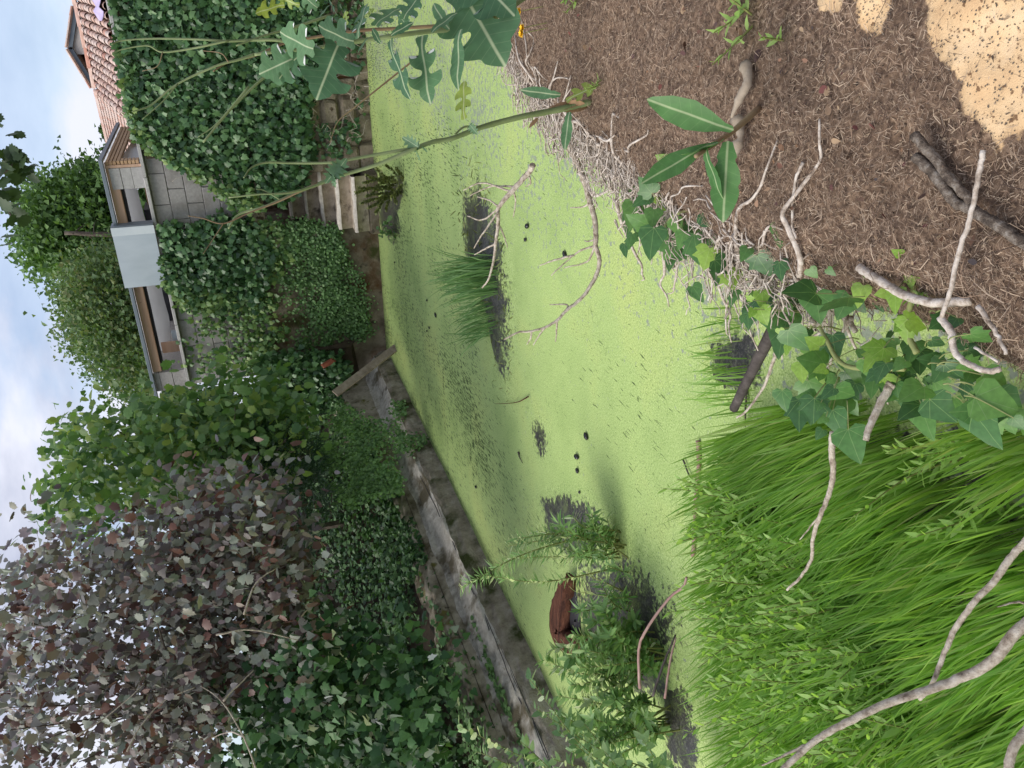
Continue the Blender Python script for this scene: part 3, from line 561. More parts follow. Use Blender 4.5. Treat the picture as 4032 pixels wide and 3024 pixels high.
# ------------------------------------------------------------------ shed on the wall
sh = thing('garden_shed', (-3.8, 11.8, 2.87), 'low open fronted shed with timber fascia on top of the block wall', 'shed')
x0, x1 = -5.42, -2.2
part(sh, 'fascia', mesh('fascia', *box(x0 + .3, x1 - .03, YW + .02, YW + .07, 3.17, 3.285, 0, .004), MT['timber']))
part(sh, 'flashing', mesh('flashing', *join(box(x0 - .25, x1 + .02, YW - .06, YW + .018, 3.287, 3.33, 0, .004), box(x1 - .02, x1 + .02, YW + .02, 13.1, 3.29, 3.335)), MT['gutter']))
part(sh, 'shadow_strip', mesh('shadow_strip', *box(x0 + .3, -2.57, YW + .075, YW + .13, 3.135, 3.2), MT['dark'])); V, F = box(x0 - .25, x1 - .03, YW + .08, 13.05, 3.295, 3.325); part(sh, 'roof', mesh('roof', V, F, leaf_mat('light_passing_roof', [(.75, .76, .78)], .4, .8, tint=(1, 1, 1))))  # dark strip paints the fascia shadow; roof made translucent to brighten the interior
for k, (z0, z1) in enumerate(((2.877, 3.04), (3.045, 3.21), (3.215, 3.285))): part(sh, 'pillar_block', mesh('pillar_block', *box(x0, x0 + .29, YW + .005, YW + .2, z0, z1, .001, .005), MT['block']))
for k in range(3): part(sh, 'pillar_panel', mesh('pillar_panel', *box(-2.56, -2.3, YW + .01, YW + .06, 2.877 + k * .125, 2.999 + k * .125, .001, .004), MT['mortar']))
part(sh, 'corner_post', mesh('corner_post', *box(-2.295, -2.262, YW + .005, YW + .09, 2.877, 3.284), MT['timber']))
def yp(y, z): return 0
for k in range(9):                              # louvre slats on the near end
    z = 3.235 - k * .0425
    y1 = 12.95 if k < 4 else 10.76
    part(sh, 'slat', mesh('slat', *box(-2.26, -2.215, 10.61, y1, z, z + .034, .0008, .003), MT['slat']))
    if k >= 4 and k < 9: part(sh, 'slat', mesh('slat', *box(-2.26, -2.215, 11.95 + .1 * (k - 4), 12.95, z, z + .034, .0008, .003), MT['slat']))
part(sh, 'end_board', mesh('end_board', [(-2.33, 10.75, 2.88), (-2.33, 12.9, 2.88), (-2.33, 12.9, 3.08), (-2.33, 10.75, 3.2), (-2.36, 10.75, 2.88), (-2.36, 12.9, 2.88), (-2.36, 12.9, 3.08), (-2.36, 10.75, 3.2)], [(0, 1, 2, 3), (7, 6, 5, 4), (0, 3, 7, 4), (1, 5, 6, 2), (3, 2, 6, 7), (0, 4, 5, 1)], MT['board']))
n = 24; xb = np.linspace(-5.08, -2.62, n); zb = 3.03 + .03 * np.exp(-((xb + 4.6) / .22) ** 2) * -1 + .02 * np.sin(xb * 2)
P = np.stack([np.stack([xb, xb * 0 + 11.25, zb], -1), np.stack([xb, xb * 0 + 11.2, zb * 0 + 3.285], -1), np.stack([xb, xb * 0 + 11.235, zb * 0 + 3.285], -1)]); V, F = grid(P); part(sh, 'ceiling_board', mesh('ceiling_board', V, F[:, ::-1], MT['board']))
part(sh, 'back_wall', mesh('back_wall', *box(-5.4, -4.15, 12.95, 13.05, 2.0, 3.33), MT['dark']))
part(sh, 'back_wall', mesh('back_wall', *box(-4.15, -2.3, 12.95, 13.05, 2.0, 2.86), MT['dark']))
part(sh, 'end_wall', mesh('end_wall', *box(-5.42, -5.34, YW + .21, 13.05, 2.0, 3.33), MT['block']))
part(sh, 'lining', mesh('lining', *box(-5.02, -4.86, 11.0, 11.03, 2.6, 3.15), MT['timber']))
part(sh, 'inner_post', mesh('inner_post', *box(-4.88, -4.72, 11.05, 11.1, 2.7, 2.99), MT['zinc']))
part(sh, 'table_top', mesh('table_top', *box(-4.6, -3.7, 11.5, 12.5, 2.86, 2.9), MT['timber']))
part(sh, 'inner_board', mesh('inner_board', *box(-2.98, -2.62, 11.4, 11.44, 2.877, 2.975), MT['slat']))
part(sh, 'cabinet', mesh('cabinet', *box(-3.35, -3.02, 11.3, 11.7, 2.4, 3.03), MT['dark']))
pn = thing('metal_panel', (-3.39, YW - .1, 2.87), 'square galvanised metal panel fixed across the shed opening', 'metal panel')
n = 12; P = np.zeros((n, n, 3)); gx, gz = np.meshgrid(np.linspace(-3.8, -3.0, n), np.linspace(2.868, 3.362, n), indexing='ij'); P[..., 0] = gx; P[..., 2] = gz; P[..., 1] = YW - .12 + .01 * (fbm(np.c_[gx.ravel(), gz.ravel()], .25, 4).reshape(n, n) - .5); P[-2:, :, 1] += .0
V, F = grid(P); me = mesh('sheet', V, F, MT['zinc'], True); part(pn, 'sheet', me)
part(pn, 'edge_strip', mesh('edge_strip', *box(-3.105, -3.0, YW - .126, YW - .122, 2.866, 3.364), MT['nosing2']))
part(pn, 'side_return', mesh('side_return', *box(-2.998, -2.985, YW - .118, YW + .05, 2.87, 3.36), MT['gutter']))
part(pn, 'back_sheet', mesh('back_sheet', *box(-3.79, -3.0, YW - .10, YW - .09, 2.875, 3.355), MT['zinc']))

# ------------------------------------------------------------------ tiled house and gabled house behind
YR = 16.; pit = math.radians(14); ez = 1.83 + (2.875 - 1.83) * YR / 10.6 + .0
xl = -1.77 * YR / 10.6; rf = thing('tiled_house', (0, YR + 2, 2.5), 'house with weathered pink canal tile roof behind the ivy wall', 'house')
part(rf, 'wall', mesh('wall', *box(xl + .15, 4, YR + .15, YR + 7.5, 0, ez - .1), MT['plaster']))
Ls = 3.62; dv = A(0, math.cos(pit), math.sin(pit)); nv = A(0, -math.sin(pit), math.cos(pit)); e0 = A(0, YR, ez)
V = [e0 + A(xl, 0, 0), e0 + A(4, 0, 0), e0 + A(4, 0, 0) + dv * Ls, e0 + A(xl + .1, 0, 0) + dv * Ls]; roof_ = part(rf, 'roof', mesh('roof', [v - nv * .03 for v in V] + [v - nv * .1 for v in V], [(0, 1, 2, 3), (7, 6, 5, 4), (0, 4, 5, 1), (3, 2, 6, 7), (0, 3, 7, 4), (1, 5, 6, 2)], MT['terra']))
def tile_mesh(r, L_, up=True, n=6):
    a = np.linspace(0, np.pi, n); P = np.zeros((2, n, 3))
    for i, (s, rr) in enumerate(((0, r), (L_, r * .82))):
        P[i, :, 0] = np.cos(a) * rr; P[i, :, 1] = s; P[i, :, 2] = (np.sin(a) * rr * .95 if up else -np.sin(a) * rr * .55 + .02)
    return mesh('tile', *grid(P)[:1], grid(P)[1], MT['tile'], True) if False else (lambda g: mesh('roof_tile', g[0], g[1], MT['tile'] if up else MT['pan'], True))(grid(P))
pw = .152; rows = 10; ex = Ls / rows; cov = tile_mesh(pw * .44, ex * 1.18); pan = tile_mesh(pw * .42, ex * 1.18, False)
R3 = np.stack([A(1, 0, 0), dv, nv], -1); rest = []; cnt = 0; cols = int((4 - xl) / pw)
for c in range(cols):
    x = xl + pw * (c + .5)
    for r in range(rows):
        p = e0 + A(x, 0, 0) + dv * (r * ex - .03) + nv * (.012 + .0 * r)
        if x < .15 and cnt < 290:
            tl = nrm(nv + dv * -.02); part(roof_, 'tile', cov, mw=M4(p + rng.normal(0, .004, 3), R3, 1)); cnt += 1
        else: rest.append((p, 0))
        rest.append((p + A(pw / 2, 0, 0) - nv * .01, 1))
for kind_, tm in ((0, cov), (1, pan)):
    P = np.array([p for p, k in rest if k == kind_]); tv = np.array([v.co[:] for v in tm.vertices]); tf = np.array([list(q.vertices) for q in tm.polygons])
    V, F = scatter((tv, tf), P, np.repeat(R3[None], len(P), 0), 1.); part(roof_, 'tile_field', mesh('tile_field', V, F, MT['tile'] if not kind_ else MT['pan'], True), None, 'stuff')
rc = e0 + dv * (Ls - .02) + nv * .03; capm = tile_mesh(.09, .46)
for c in range(17):
    x = xl + .15 + c * .4
    if x > 3.5: break
    part(roof_, 'ridge_tile', capm, mw=M4(rc + A(x, 0, .0), np.stack([A(0, 1, 0), A(1, 0, 0), A(0, 0, 1)], -1) @ np.diag([1, 1, 1]), 1))
# second, lower slope to the left of the main roof
e2 = onY(540, 505, YR + 1.2); a1 = onY(395, 410, YR + 4.3); a2 = onY(432, 560, YR + 6); b2 = onY(512, 480, YR + .1)
Nn = 9; tv = np.array([v.co[:] for v in cov.vertices]); tf = np.array([list(q.vertices) for q in cov.polygons]); P = []; 
q00, q10, q01, q11 = onY(545, 505, YR + .3), onY(560, 640, YR + 2.5), onY(384, 365, YR + 3.7), onY(436, 590, YR + 6.4)
for i in range(26):
    for j in range(12):
        u, v = i / 26, j / 12; P.append((q00 * (1 - u) + q10 * u) * (1 - v) + (q01 * (1 - u) + q11 * u) * v)
P = np.array(P); hy = nrm(q01 - q00); hn = nrm(np.cross(q10 - q00, hy)); hn = hn if hn[2] > 0 else -hn
Rh = frames(hy[None], hn[None])[0]; V, F = scatter((tv, tf), P, np.repeat(Rh[None], len(P), 0), 1.1); part(rf, 'side_roof', mesh('side_roof', V, F, MT['tile'], True), None, 'stuff')
part(rf, 'side_roof_deck', mesh('side_roof_deck', [q00 - hn * .05, q10 - hn * .05, q11 - hn * .05, q01 - hn * .05, q00 - hn * .2, q10 - hn * .2, q11 - hn * .2, q01 - hn * .2], [(0, 1, 2, 3), (7, 6, 5, 4), (0, 4, 5, 1), (3, 2, 6, 7), (0, 3, 7, 4), (1, 5, 6, 2)], MT['terra']))
cl = []; c0 = onY(400, -5, YR + .5)
n = 12; P = np.zeros((n, n, 3))
for i in range(n):
    for j in range(n):
        s = (i / 11 - .5) * .75; tt = j / 11; q = e0 + A(-.62 + s, 0, 0) * 1 + dv * (.05 + tt * .75) ; P[i, j] = q + nv * (.1 + .035 * math.sin(s * 30 + tt * 3)) + A(.12 * tt * s, 0, 0)
V, F = grid(P); lo = top('lilac_cloth', mesh('lilac_cloth', V, F, MT['cloth'], True), 'lilac cloth lying on the pink roof tiles at the eave', 'cloth')
mo = lo.modifiers.new('s', 'SOLIDIFY'); mo.thickness = .01
YG = 34.; gh = thing('gabled_house', (-2.2, YG + 3, 3), 'white gabled house with grey bargeboards standing behind the tiled roof', 'house')
ap = onY(268, 190, YG); le = onY(365, 345, YG); re_ = onY(300, 0, YG); s = (ap[2] - le[2]) / (ap[0] - le[0]); re2 = A(ap[0] + (ap[0] - le[0]), YG, le[2]); wl = onY(330, 215, YG)[0]
part(gh, 'wall', mesh('wall', *join(([(wl, YG + .13, 0), (re2[0] - .2, YG + .13, 0), (re2[0] - .2, YG + .13, re2[2] - .1), (ap[0], YG + .13, ap[2] - .12), (wl, YG + .13, ap[2] - .12 - s * (ap[0] - wl)), (wl, YG + 8, 0), (re2[0] - .2, YG + 8, 0), (re2[0] - .2, YG + 8, re2[2] - .1), (ap[0], YG + 8, ap[2] - .12), (wl, YG + 8, ap[2] - .12 - s * (ap[0] - wl))], [(0, 1, 2, 3, 4), (9, 8, 7, 6, 5), (0, 4, 9, 5), (1, 6, 7, 2)])), MT['plaster']))
part(gh, 'porch_wall', mesh('porch_wall', *box(le[0] + .25, wl - .01, YG + 1.6, YG + 7, 0, le[2] + .25), MT['gutter']))
for (p, q) in ((le, ap), (ap, re2)):
    d = nrm(q - p); u = A(-d[2], 0, d[0]); u = u if u[2] > 0 else -u; th = .17
    def slab(y0, y1, a, b, m, nm):
        V = [p + u * a + A(0, y0, 0), q + u * a + A(0, y0, 0), q + u * b + A(0, y0, 0), p + u * b + A(0, y0, 0), p + u * a + A(0, y1, 0), q + u * a + A(0, y1, 0), q + u * b + A(0, y1, 0), p + u * b + A(0, y1, 0)]
        part(gh, nm, mesh(nm, V, [(0, 1, 2, 3), (7, 6, 5, 4), (0, 4, 5, 1), (2, 6, 7, 3), (0, 3, 7, 4), (1, 5, 6, 2)], MT[m]))
    slab(0, .08, -.13, 0, 'gutter', 'bargeboard'); slab(.01, 8, .002, .06, 'tile', 'roof')
    for k in range(5):
        t = (k + .05) / 5.2; g = M4(p + (q - p) * t + u * .05 + A(0, -.06, 0), np.stack([np.cross(d, u), d, u], -1), .7); part(gh, 'verge_tile', capm, mw=g)
# ------------------------------------------------------------------ foliage helpers
def wall_leaves(px, Yp, off, T, mat, s0, s1, name, root, axis='Y', up=.35, tipdir=(0, 0, -1), jit=.5, parts=0):
    px = px + rng.normal(0, 11, px.shape); d = rays(px); t = (Yp / d[:, 1]) if axis == 'Y' else (Yp / d[:, 0]); P = EYE + d * t[:, None]; n = len(P); nb = A(0, -1, up) if axis == 'Y' else A(1, -.2, up)
    P = P + nrm(nb)[None] * (off * rng.random(n) ** 1.2)[:, None]
    N = nrm(nb + rng.normal(0, jit * .7, (n, 3))); Tp = nrm(A(*tipdir) + rng.normal(0, jit, (n, 3)))
    V, F = scatter(LEAF[T], P, frames(Tp, N), rng.uniform(s0, s1, n)); part(root, name, mesh(name, V, F, MT[mat]), None, 'stuff'); return P
def leaves_at(root, P, T, mats, s0, s1, nparts, N0=(0, 0, 1), tip=(0, 0, -.3), jit=.7, name='leaf', camw=None):
    """large leaves: the nparts showing largest as parts that share mesh data, the rest joined"""
    n = len(P); N = nrm(A(*N0) + rng.normal(0, jit, (n, 3))); Tp = nrm(A(*tip) + rng.normal(0, jit, (n, 3))); R = frames(Tp, N); s = rng.uniform(s0, s1, n)
    show = s / np.linalg.norm(P - EYE, axis=1); q = pix(P); vis = (q[:, 0] > -20) & (q[:, 0] < 4050) & (q[:, 1] > -20) & (q[:, 1] < 3044); o = np.argsort(-show * vis); big = set(o[:nparts].tolist())
    TT = T if isinstance(T, (list, tuple)) else [T]; mm = mats if isinstance(mats, (list, tuple)) else [mats]
    ms = [mesh('leaf', *LEAF[t], MT[m]) for t in TT for m in mm]; rest = {}
    for i in range(n):
        if i in big: part(root, name, ms[int(rng.integers(len(ms)))], mw=M4(P[i], R[i], s[i]))
        else: rest.setdefault(int(rng.integers(len(ms))), []).append(i)
    for k, idx in rest.items():
        V, F = scatter(LEAF[TT[k // len(mm)]], P[idx], R[idx], s[idx]); part(root, 'foliage', mesh('foliage', V, F, MT[mm[k % len(mm)]]), None, 'stuff')
def volume(poly, n, D0, D1, gap=0, gs=150, seed=0):
    px = sample(poly, n, gap, gs, seed); return EYE + rays(px) * rng.uniform(D0, D1, n)[:, None]
def clump(C, per, r):
    return np.repeat(C, per, 0) + rng.normal(0, 1, (len(C) * per, 3)) * A(r, r, r * .75)
def limbs(root, base, targets, r0, mat, name='branch', trunk_top=None, frac=.5):
    out = []; tt = A(*trunk_top)
    tk = tube(spline([base, base * .5 + tt * .5 + rng.normal(0, .06, 3), tt], 6), r0, r0 * .55, 8, .01, .06); part(root, 'trunk', mesh('trunk', *tk, MT[mat], True))
    for T in targets:
        j = tt + (A(*base) - tt) * rng.uniform(0, .35); mid = j * .45 + T * .55 + rng.normal(0, .12, 3) + A(0, 0, .12)
        out.append(tube(spline([j, mid, T], 5), r0 * rng.uniform(.14, .3), .004, 5))
    part(root, name, mesh(name, *join(*out), MT[mat], True))
# ------------------------------------------------------------------ ivy and creepers on the back wall
iv = thing('climbing_ivy', (-1, 10.5, 1.2), 'dense dark green ivy covering the wall below the pink tiled roof', 'ivy')
RP = [(425, -80), (515, 470), (535, 520), (585, 575), (660, 610), (720, 650), (800, 690), (880, 730), (950, 740), (1010, 710), (1090, 820), (1190, 740), (1230, 620), (1215, 450), (1240, 300), (1250, 150), (1290, -80)]
part(iv, 'backing', mesh('backing', *box(-2.2, 2.1, YW - .03, YW + .058, 1.66, 2.8), MT['soil']))
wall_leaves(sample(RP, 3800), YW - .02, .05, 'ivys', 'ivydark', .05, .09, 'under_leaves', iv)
wall_leaves(sample(RP, 5600, .36, 170, 3), YW - .06, .14, 'ivy', 'ivywall', .05, .092, 'foliage', iv)
wall_leaves(sample([(480, 380), (560, 560), (660, 600), (760, 650), (860, 740), (1000, 740), (1050, 820), (980, 840), (900, 790), (780, 700), (640, 620)], 420, .35, 90, 4), YW - .06, .12, 'ivy', 'ivypale', .045, .08, 'young_leaves', iv)
wall_leaves(sample([(460, 200), (500, 380), (530, 500), (560, 540), (540, 400), (490, 200)], 120, .3, 60, 4), YW - .08, .1, 'ivy', 'ivypale', .05, .08, 'edge_leaves', iv)
wall_leaves(sample([(1190, -40), (1190, 640), (1330, 680), (1430, 500), (1430, -40)], 420, .56, 110, 6), YW - .03, .05, 'ivy', 'ivywall', .04, .075, 'stray_leaves', iv)
tw = []
for k in range(55):
    p = sample(RP if k < 30 else [(1190, 0), (1190, 650), (1440, 620), (1440, 0)], 1)[0]; q = [onY(*p, YW - .06)]; d = A(rng.normal(0, .5), 0, -rng.random() if k < 30 else rng.normal(0, 1)); m = 6
    for i in range(m): q.append(q[-1] + nrm(d + rng.normal(0, .45, 3) * A(1, .15, 1)) * rng.uniform(.05, .12)); q[-1][1] = np.clip(q[-1][1], YW - .16, YW - .035)
    tw.append(tube(spline(q, 2), rng.uniform(.003, .008), .002, 4))
part(iv, 'stem', mesh('stem', *join(*tw), MT['root'], True), None, 'stuff')
im = thing('climbing_ivy', (-3.5, 10.5, 1.7), 'ivy hanging over the block wall under the metal panel', 'ivy')
MP = [(640, 880), (650, 1000), (665, 1110), (760, 1200), (900, 1240), (1010, 1210), (1090, 1000), (1000, 880), (900, 840), (770, 880)]
wall_leaves(sample(MP, 900), YW - .0, .05, 'ivys', 'ivydark', .05, .08, 'under_leaves', im)
wall_leaves(sample(MP, 1700, .33, 120, 5), YW - .02, .16, 'ivy', 'ivywall', .05, .09, 'foliage', im)
wall_leaves(sample([(700, 1100), (640, 1000), (640, 1120), (760, 1230), (900, 1260), (960, 1180)], 450, .4, 90, 7), YW - .04, .12, 'ivy', 'ivypale', .045, .08, 'young_leaves', im)
il = thing('climbing_ivy', (-4.6, 10.5, 1.7), 'thin pale ivy trailing in streamers over grey blocks at the wall end', 'ivy')
for k in range(11):
    y0 = 1160 + 32 * k + rng.uniform(-12, 12); xa = rng.uniform(690, 850); Lk = 1060 - xa; q = np.c_[np.linspace(xa, 1060, 70), y0 + np.cumsum(rng.normal(0, 3.2, 70))]; q = np.repeat(q, 2, 0) + rng.normal(0, 1, (140, 2)) * np.c_[np.full(140, 8), np.linspace(5, 26, 140)]
    wall_leaves(q[rng.random(140) < np.linspace(.3, .8, 140)], YW - .01, .07, 'ivy', 'ivypale', .035, .068, 'streamer', il)
wall_leaves(sample([(960, 1000), (1010, 1180), (960, 1260), (980, 1480), (1180, 1440), (1150, 1250), (1180, 1000), (1100, 860), (1020, 880)], 1100, .46, 80, 8), YW - .03, .09, 'ivy', 'ivypale', .035, .075, 'foliage', il)
wall_leaves(sample([(1010, 880), (1140, 860), (1160, 1100), (1180, 1300), (1330, 1380), (1440, 1330), (1440, 1120), (1340, 940), (1200, 860)], 1500, .45, 60, 12), YW - .0, .05, 'round', 'creeper', .02, .045, 'sparse_sprigs', il, up=.8)
ck = thing('wall_creeper', (-4.2, 10.5, .8), 'bright green small leaved creeper on the stained wall left of the stone steps', 'creeper')
CP = [(1120, 890), (1210, 870), (1330, 890), (1370, 1000), (1330, 1080), (1370, 1150), (1440, 1210), (1455, 1310), (1350, 1390), (1200, 1420), (1140, 1250), (1120, 1100)]
wall_leaves(sample(CP, 6500, .39, 90, 9), YW - .02, .09, 'round', 'creeper', .022, .042, 'foliage', ck, up=.8)
wall_leaves(sample([(1330, 950), (1370, 1000), (1480, 1180), (1500, 1290), (1440, 1340), (1340, 1100)], 420, .5, 70, 2), YW - .02, .03, 'round', 'creeper', .02, .035, 'runner_leaves', ck, up=.8)
cw = thing('corner_ivy', (-5.2, 10.2, .8), 'dark ivy filling the shaded pond corner behind the leaning plank', 'ivy')
wall_leaves(sample([(1000, 1400), (1160, 1380), (1330, 1390), (1390, 1460), (1330, 1560), (1200, 1620), (1060, 1560)], 1700, .3, 90, 3), 10.35, .25, 'ivy', 'ivywall', .05, .09, 'foliage', cw)
part(cw, 'root_mass', mesh('root_mass', *box(-5.9, -5.0, 10.4, 10.6, .5, 1.7, .04, .05), MT['soil']))
lc = thing('ledge_creeper', (-5.3, 8, .5), 'green creeper mat trailing over the mossy ledge left of the pond corner', 'creeper')
LP = [(1330, 1600), (1440, 1630), (1500, 1560), (1610, 1600), (1560, 1700), (1690, 1740), (1560, 1810), (1600, 1950), (1480, 1960), (1380, 2000), (1290, 1900), (1250, 1700)]
wall_leaves(sample(LP, 5200, .44, 90, 4), -5.24, .1, 'round', 'creeper', .022, .042, 'foliage', lc, 'X', up=.9)
q = np.c_[rng.uniform(-5.95, -5.45, 1900), rng.uniform(2.9, 5.2, 1900)]; q = q[fbm(q, .35, 3) > .42]; P = np.c_[q, np.interp(-q[:, 0], [5.3, 5.58, 5.62, 5.7, 6], [.24, .31, .5, .58, .68]) + .03]
lc2 = thing('clover_patch', (-5.7, 4, .5), 'bright clover like ground cover on the ledge below the ivy bush', 'ground cover')
V, F = scatter(LEAF['round'], P, frames(nrm(rng.normal(0, 1, (len(P), 3)) * A(1, 1, .2)), nrm(rng.normal(0, .35, (len(P), 3)) + A(.4, -.2, 1))), rng.uniform(.025, .05, len(P))); part(lc2, 'foliage', mesh('foliage', V, F, MT['creeper']), None, 'stuff')
n = 24000; q = np.c_[-5.62 - 2.6 * rng.random(n) ** 1.5, rng.uniform(3.2, 10.6, n)]; q = q[((fbm(q, .6, 6) > .36) | (q[:, 0] < -6.1)) & ((q[:, 0] < -5.98) | (q[:, 1] > 6.2) | (rng.random(len(q)) < .08))]; P = np.c_[q, np.where(q[:, 0] > -5.86, np.interp(-q[:, 0], [5.6, 5.68, 5.9], [.42, .56, .62]) + .35 * np.clip((q[:, 1] - 7.4) / 1.8, 0, 1), slopez(q[:, 0], q[:, 1])) + rng.uniform(.01, .16, len(q)) * np.clip((-5.6 - q[:, 0]) * 3, .3, 1)]
gc = thing('ground_ivy', (-6.5, 7, 1), 'dark ground ivy carpeting the shaded slope above the left ledge', 'ground ivy')
V, F = scatter(LEAF['ivys'], P, frames(nrm(rng.normal(0, .6, (len(P), 3)) + A(.6, -.3, -.4)), nrm(rng.normal(0, .4, (len(P), 3)) + A(.5, -.3, 1))), rng.uniform(.03, .075, len(P))); part(gc, 'foliage', mesh('foliage', V, F, leaf_mat('ground_ivy', [(.02, .055, .02), (.045, .11, .035), (.075, .16, .05), (.11, .21, .07)], .5, .2)), None, 'stuff')
# ------------------------------------------------------------------ trees and bushes on the left
bs = thing('ivy_bush', (-6.0, 4.4, .7), 'big glossy dark green ivy bush above the ledge at lower left', 'bush')
BP = [(1120, 2600), (1250, 2540), (1420, 2540), (1580, 2600), (1720, 2720), (1660, 2900), (1600, 3080), (900, 3080), (960, 2850), (1040, 2700)]
C = volume(BP, 120, 5.5, 6.6, .3, 200, 2)
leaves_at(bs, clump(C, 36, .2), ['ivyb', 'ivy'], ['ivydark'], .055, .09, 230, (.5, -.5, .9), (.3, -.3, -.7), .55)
limbs(bs, A(-6.4, 4.6, .5), C[:22], .05, 'bark', trunk_top=(-6.2, 4.5, 1.2))
gt = thing('green_maple', (-5.8, 9.5, 1.2), 'green broad leaved tree leaning over the corner left of the shed', 'tree')
GP = [(120, 1815), (200, 1800), (300, 1680), (400, 1610), (460, 1600), (560, 1620), (700, 1620), (800, 1540), (900, 1490), (1000, 1460), (1120, 1500), (1180, 1600), (1190, 1720), (1080, 1850), (900, 1900), (700, 1960), (500, 2060), (350, 2140), (210, 2090), (190, 1900)]
C = volume(GP, 190, 7.6, 9.6, .40, 170, 12); C = np.vstack([C, volume([(660, 1680), (1150, 1540), (1150, 1800), (700, 1950), (560, 1800)], 80, 8, 10)])
leaves_at(gt, clump(C, 22, .19), ['maple', 'oval'], ['green'], .07, .125, 230, (.35, -.6, .7), (.2, -.2, -.6), .6)
limbs(gt, A(-6.3, 9.4, .8), C[::4], .09, 'bark', trunk_top=(-5.9, 8.9, 2.4))
cf = thing('feathery_conifer', (-6.3, 8, 1.2), 'dark feathery conifer between the green tree and the ledge', 'conifer')
P = volume([(840, 1760), (1080, 1640), (1250, 1760), (1290, 1950), (1200, 2200), (1080, 2280), (1000, 2050), (850, 1950)], 1500, 8.0, 9.2, .3, 120, 8); pts = []
d = nrm(rng.normal(0, .5, (len(P), 3)) + A(.5, -.5, -.2)); 
V, F = scatter(LEAF['lance'], np.repeat(P, 7, 0) + np.tile(np.linspace(0, .16, 7), len(P))[:, None] * np.repeat(d, 7, 0), frames(nrm(np.repeat(d, 7, 0) + rng.normal(0, .5, (len(P) * 7, 3))), rng.normal(0, 1, (len(P) * 7, 3))), np.c_[np.full(len(P) * 7, .05), np.full(len(P) * 7, .11), np.full(len(P) * 7, .05)])
part(cf, 'needles', mesh('needles', V, F, MT['conifer']), None, 'stuff'); part(cf, 'trunk', mesh('trunk', *tube([(-6.4, 8.1, .8), (-6.35, 8.05, 1.6), (-6.3, 8, 2.6)], .06, .02, 7), MT['bark']))
pt = thing('purple_leaved_tree', (-6.2, 5.8, 1), 'purple leaved tree with silvery undersides overhanging the ledge at upper left', 'tree')
PP = [(70, 2190), (110, 2080), (220, 2070), (330, 2160), (440, 2120), (520, 2060), (640, 1970), (780, 1900), (980, 1840), (1150, 1850), (1200, 1930), (1120, 2080), (1060, 2200), (1170, 2330), (1190, 2480), (1280, 2500), (1330, 2560), (1250, 2660), (1060, 2600), (960, 2650), (860, 2780), (780, 3080), (-60, 3080), (-60, 2150)]
C = volume(PP, 300, 5.2, 7.6, .40, 190, 21)
C2 = volume([(330, 2160), (640, 1980), (1000, 1900), (1130, 2060), (1160, 2380), (1200, 2560), (900, 2680), (760, 3060), (400, 3060)], 150, 5.4, 7.2, .3, 160, 5)
leaves_at(pt, np.vstack([clump(C, 20, .18), clump(C2, 36, .18)]), ['maple', 'ivyb', 'maple', 'oval'], ['purple'], .048, .088, 290, (.1, -.25, .8), (.35, -.35, -.75), .55)
limbs(pt, A(-7.0, 6.2, 1.0), np.vstack([C[::9], C2[::5]]), .10, 'bark', trunk_top=(-6.5, 5.9, 2.7))
db = []
for q in ([(1020, 3060), (960, 2900), (880, 2760), (800, 2700)], [(960, 2900), (900, 2880), (820, 2900)], [(880, 2760), (930, 2700), (1000, 2640)], [(500, 2960), (560, 2850), (640, 2760), (760, 2700)], [(300, 2900), (420, 2820), (560, 2700)], [(960, 2420), (1010, 2300), (1090, 2240)], [(850, 2500), (1000, 2480), (1180, 2520)]):
    db.append(tube(spline([at(*p, 5.0 + .1 * i) for i, p in enumerate(q)], 5), .007, .003, 5, .003))
part(pt, 'bare_branch', mesh('bare_branch', *join(*db), MT['twig'], True))
# ------------------------------------------------------------------ trees beyond the shed
def fartree(name, label, poly, D0, D1, nc, per, r, s0, s1, mat, base, topp, tr, gap, seed, gs=90, T='tuft'):
    t = thing(name, base, label, 'tree'); C = volume(poly, nc, D0, D1, gap, gs, seed); P = clump(C, per, r); n = len(P)
    V, F = scatter(LEAF[T], P, frames(rng.normal(0, 1, (n, 3)), nrm(rng.normal(0, .6, (n, 3)) + A(0, -.3, .9))), rng.uniform(s0, s1, n)); part(t, 'crown', mesh('crown', V, F, MT[mat]))
    limbs(t, A(*base), C[::90], tr * .6, 'bark', trunk_top=topp)
TA = [(105, 790), (150, 750), (220, 730), (320, 690), (440, 680), (500, 760), (540, 900), (540, 1060), (330, 1040), (200, 1060), (130, 1030), (100, 940), (130, 860)]
fartree('tall_tree', 'tall open crowned tree rising behind the metal panel', TA, 24, 28, 420, 50, .38, .09, .22, 'farA', onY(700, 930, 24.), onY(250, 920, 24.), .16, .36, 3)
TB = [(260, 1110), (300, 1070), (360, 1040), (500, 990), (620, 1020), (720, 1300), (720, 1600), (600, 1580), (500, 1540), (440, 1490), (370, 1420), (290, 1330), (255, 1220)]
fartree('round_tree', 'broad rounded olive green tree behind the left half of the shed', TB, 19, 24, 520, 60, .36, .06, .15, 'farB', onY(900, 1300, 20.), onY(500, 1280, 20.), .12, .2, 6, 120)
fartree('small_conifer', 'small dark spiky tree beside the shed roof below the tall tree', [(390, 665), (430, 650), (480, 660), (500, 740), (420, 720), (390, 690)], 20, 21, 40, 40, .13, .07, .16, 'farA', onY(800, 700, 20.), onY(420, 690, 20.), .03, 0, 1, T='lance')
fartree('small_tree', 'little green treetop peeping over the side slope of the tiled roof', [(400, 510), (430, 510), (450, 550), (415, 545)], 26, 27, 8, 30, .12, .1, .2, 'farA', onY(800, 530, 26.), onY(420, 530, 26.), .1, 0, 1)
